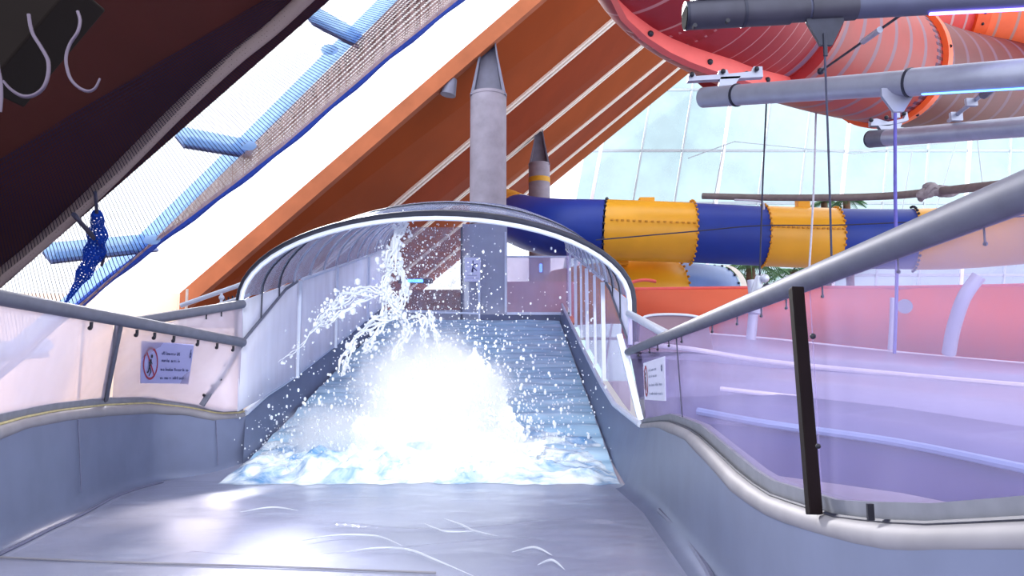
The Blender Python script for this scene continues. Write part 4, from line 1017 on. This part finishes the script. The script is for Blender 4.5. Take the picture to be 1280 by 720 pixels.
# foam mound with ragged lobes
rs = random.Random(11); mb = MB()
def mound(c, rx_, ry_, rz_, sub, amp, seed):
    m = MB().ball((0, 0, 0), 1, sub)
    for p in m.v:
        n = noise.fractal(p * 1.6 + V((seed, 0, 0)), .75, 2.2, 7); s = 1 + amp * n + .05 * noise.noise(p * 22)
        mb.v.append(V(c) + V((p.x * rx_, p.y * ry_, p.z * rz_)) * s)
    b = len(mb.v) - len(m.v); mb.f.extend([[b + k for k in f] for f in m.f])
mound((-1.35, 12.2, .5), .8, .5, .85, 6, .5, 1)
mound((-.8, 12.35, .75), .68, .45, .95, 6, .5, 2)
mound((-1.9, 12.1, .3), .7, .5, .5, 6, .5, 3)
mound((-.4, 11.8, .2), .75, .45, .32, 6, .5, 4)
mound((-1.15, 12.45, 1.15), .62, .4, .55, 6, .6, 7)
mound((-1.65, 12.3, .95), .5, .4, .5, 6, .6, 8)
mound((-1.25, 11.45, .12), 1.3, .45, .28, 6, .5, 6)
obj('splash_foam', mb, foam_white, label='tall white foam mound of the splash in the chute', cat='splash', kind='stuff')
# droplets, strands and jets
rs = random.Random(5); mb = MB()
def dropat(p, r): mb.ball(p, r, 0, (1, 1, rs.uniform(1, 1.9)))
c0 = V((-1.15, 12.0, .7))
for _ in range(6500):
    a = rs.gauss(0, 1); b = rs.gauss(0, 1); q = V((c0.x + a * .85, 12.0 + rs.gauss(0, .45), abs(b) * .85 + .15))
    if q.z > 2.5 or q.y < 10.7: continue
    dropat(q, min(.024, .005 + rs.expovariate(170)))
for _ in range(700):                                     # thin rain of drops over the right half and under the arch
    q = at(rs.uniform(470, 745), rs.triangular(285, 575, 470), rs.uniform(11.3, 14))
    if q.z < chute_z(q.y) + .05: continue
    dropat(q, min(.02, .004 + rs.expovariate(220)))
for _ in range(900):                                      # dense spray in front of the clear window
    q = at(rs.gauss(545, 34), rs.gauss(330, 42), rs.uniform(11.8, 13.2)); 
    if rowY(q) < 278: continue
    dropat(q, min(.016, .003 + rs.expovariate(300)))
for _ in range(1500):
    q = V((rs.gauss(-2.6, .7), rs.uniform(11.0, 13.0), 0)); q.z = chute_z(q.y) + .03 + abs(rs.gauss(0, .33))
    if LX + .1 < q.x < 1.3: dropat(q, min(.016, .003 + rs.expovariate(260)))
obj('splash_droplets', mb, drop, label='spray of white water droplets flying around the splash', cat='splash', kind='stuff')
mb = MB()
def strand(pts, r, spread, nd, d, wig=.03, br=3):
    for b in range(br):
        P = cat_pts([at(x + rs.uniform(-spread, spread) * 60, y + rs.uniform(-spread, spread) * 60, d + rs.uniform(-.1, .1)) for x, y in pts], 7)
        P = [p + V((noise.noise(p * 5 + V((b, 0, 0))), 0, noise.noise(p * 5 + V((0, b, 7))))) * wig for p in P]
        R = [r * (.4 + .9 * abs(noise.noise(p * 9 + V((b * 3, 1, 0))))) * (1 - .6 * abs(2 * i / len(P) - 1) ** 3) for i, p in enumerate(P)]
        mb.tube(P, R, 6)
    for _ in range(nd):
        i = rs.randrange(len(P)); q = P[i] + V((rs.gauss(0, spread), rs.gauss(0, .05), rs.gauss(0, spread))); mb.ball(q, .006 + rs.expovariate(110), 0, (1, 1, 1.3))
D = 12.0
strand([(503, 282), (497, 300), (487, 318), (490, 334)], .032, .07, 200, D, .14, 9)
strand([(490, 334), (481, 352), (482, 368), (492, 384), (500, 398)], .024, .045, 130, D, .08, 6)
strand([(497, 330), (505, 350), (506, 368), (500, 386), (492, 396)], .024, .045, 130, D, .08, 6)
strand([(396, 406), (412, 386), (432, 372), (458, 363), (484, 366), (498, 374)], .018, .06, 240, D, .1, 7)
strand([(398, 404), (420, 396), (440, 380), (462, 370)], .02, .05, 80, D, .08, 3)
strand([(424, 470), (436, 440), (448, 418), (470, 404), (492, 400)], .03, .06, 120, D, .1, 4)
strand([(500, 398), (508, 412), (500, 430), (492, 446)], .03, .05, 90, D, .1, 4)
strand([(480, 380), (478, 400), (466, 424), (458, 440)], .025, .06, 80, D, .1, 3)
strand([(536, 388), (540, 404), (545, 420), (548, 440)], .03, .03, 50, D, .05, 3)
strand([(512, 404), (524, 396), (530, 412), (528, 432)], .025, .05, 60, D, .08, 3)
strand([(590, 470), (604, 500), (618, 524), (636, 548)], .03, .07, 80, 11.6, .1, 3)
strand([(350, 452), (372, 432), (396, 412), (410, 398)], .012, .05, 50, D, .08, 2)
obj('water_jet', mb, drop, label='twisting jet and ragged strands of water thrown up left of centre', cat='splash', kind='stuff')
# mist
def mist(c, s, dens, nsc, lo, hi, label):
    m = MB().ball((0, 0, 0), 1, 3); me = bpy.data.meshes.new('spray_mist'); me.from_pydata(m.v, [], m.f); me.materials.append(mistmat(dens, nsc, lo, hi))
    o = bpy.data.objects.new('spray_mist', me); C.objects.link(o); o.location = c; o.scale = s; tag(o, label, 'mist', None, 'stuff'); return o
mist((-1.2, 11.95, 1.05), (1.8, .95, 1.6), 9.0, 3.0, .62, 1.0, 'soft white mist hanging around the foam mound')
mist((-1.2, 11.6, .35), (2.5, 1.0, .7), 4, 3.2, .66, 1.0, 'low mist drifting over the churning water')

mist((-2.6, 12.0, .55), (1.15, .9, .75), 5, 3.0, .62, 1.0, 'thin mist rising beside the left wall of the chute')
# ================================================================== LIGHT, WORLD, CAMERA
wd = bpy.data.worlds.new('sky'); SC.world = wd; wd.use_nodes = True; nt = wd.node_tree; nt.nodes.clear()
o = N(nt, 'ShaderNodeOutputWorld'); bg = N(nt, 'ShaderNodeBackground'); bg.inputs['Strength'].default_value = 1.0
tc = N(nt, 'ShaderNodeTexCoord'); no = N(nt, 'ShaderNodeTexNoise', i_Scale=6.0, i_Detail=4.0); nt.links.new(tc.outputs['Generated'], no.inputs['Vector'])
nt.links.new(ramp(nt, no.outputs[0], [(.35, (1.25, 1.34, 1.48)), (.65, (1.62, 1.66, 1.75))]), bg.inputs[0]); nt.links.new(bg.outputs[0], o.inputs[0])
def area(name, loc, aim, size, sy, e, col):
    l = bpy.data.lights.new(name, 'AREA'); l.shape = 'RECTANGLE'; l.size = size; l.size_y = sy; l.energy = e; l.color = col
    ob = bpy.data.objects.new(name, l); C.objects.link(ob); ob.location = loc; ob.rotation_euler = (V(aim) - V(loc)).to_track_quat('-Z', 'Y').to_euler(); ob.visible_camera = False if 0 else True; return ob
sun = bpy.data.lights.new('daylight_sun', 'SUN'); sun.energy = 3.2; sun.angle = math.radians(8); sun.color = (1, .97, .95)
so = bpy.data.objects.new('daylight_sun', sun); C.objects.link(so); so.rotation_euler = V((.31, -1, -.46)).to_track_quat('-Z', 'Y').to_euler(); so.location = (-8, 24, 20)

fl_ = bpy.data.lights.new('splash_fill_spot', 'SPOT'); fl_.energy = 2300; fl_.spot_size = math.radians(44); fl_.spot_blend = .8; fl_.shadow_soft_size = .35; fl_.color = (.94, .97, 1)  # unseen spot without a fixture, added to brighten the splash and chute
fo_ = bpy.data.objects.new('splash_fill_spot', fl_); C.objects.link(fo_); fo_.location = (-.9, .8, 4.4); fo_.rotation_euler = (V((-1.1, 13.6, 1.2)) - V((-.9, .8, 4.4))).to_track_quat('-Z', 'Y').to_euler()
cam = bpy.data.cameras.new('camera'); co = bpy.data.objects.new('camera', cam); C.objects.link(co)
co.location = (0, 0, EYE); co.rotation_euler = (math.pi / 2 + PITCH, 0, 0); cam.sensor_width = 36; cam.lens = 28.125; cam.clip_end = 500; cam.clip_start = .05
SC.camera = co
vs = SC.view_settings; SC.display_settings.display_device = 'sRGB'; vs.view_transform = 'Standard'; vs.look = 'None'; vs.exposure = .75; vs.gamma = 1; vs.use_curve_mapping = False
cy_ = SC.cycles; cy_.max_bounces = 20; cy_.transparent_max_bounces = 24; cy_.volume_bounces = 12; cy_.diffuse_bounces = 4; cy_.use_denoising = True; cy_.sample_clamp_indirect = 4; cy_.volume_step_rate = 2
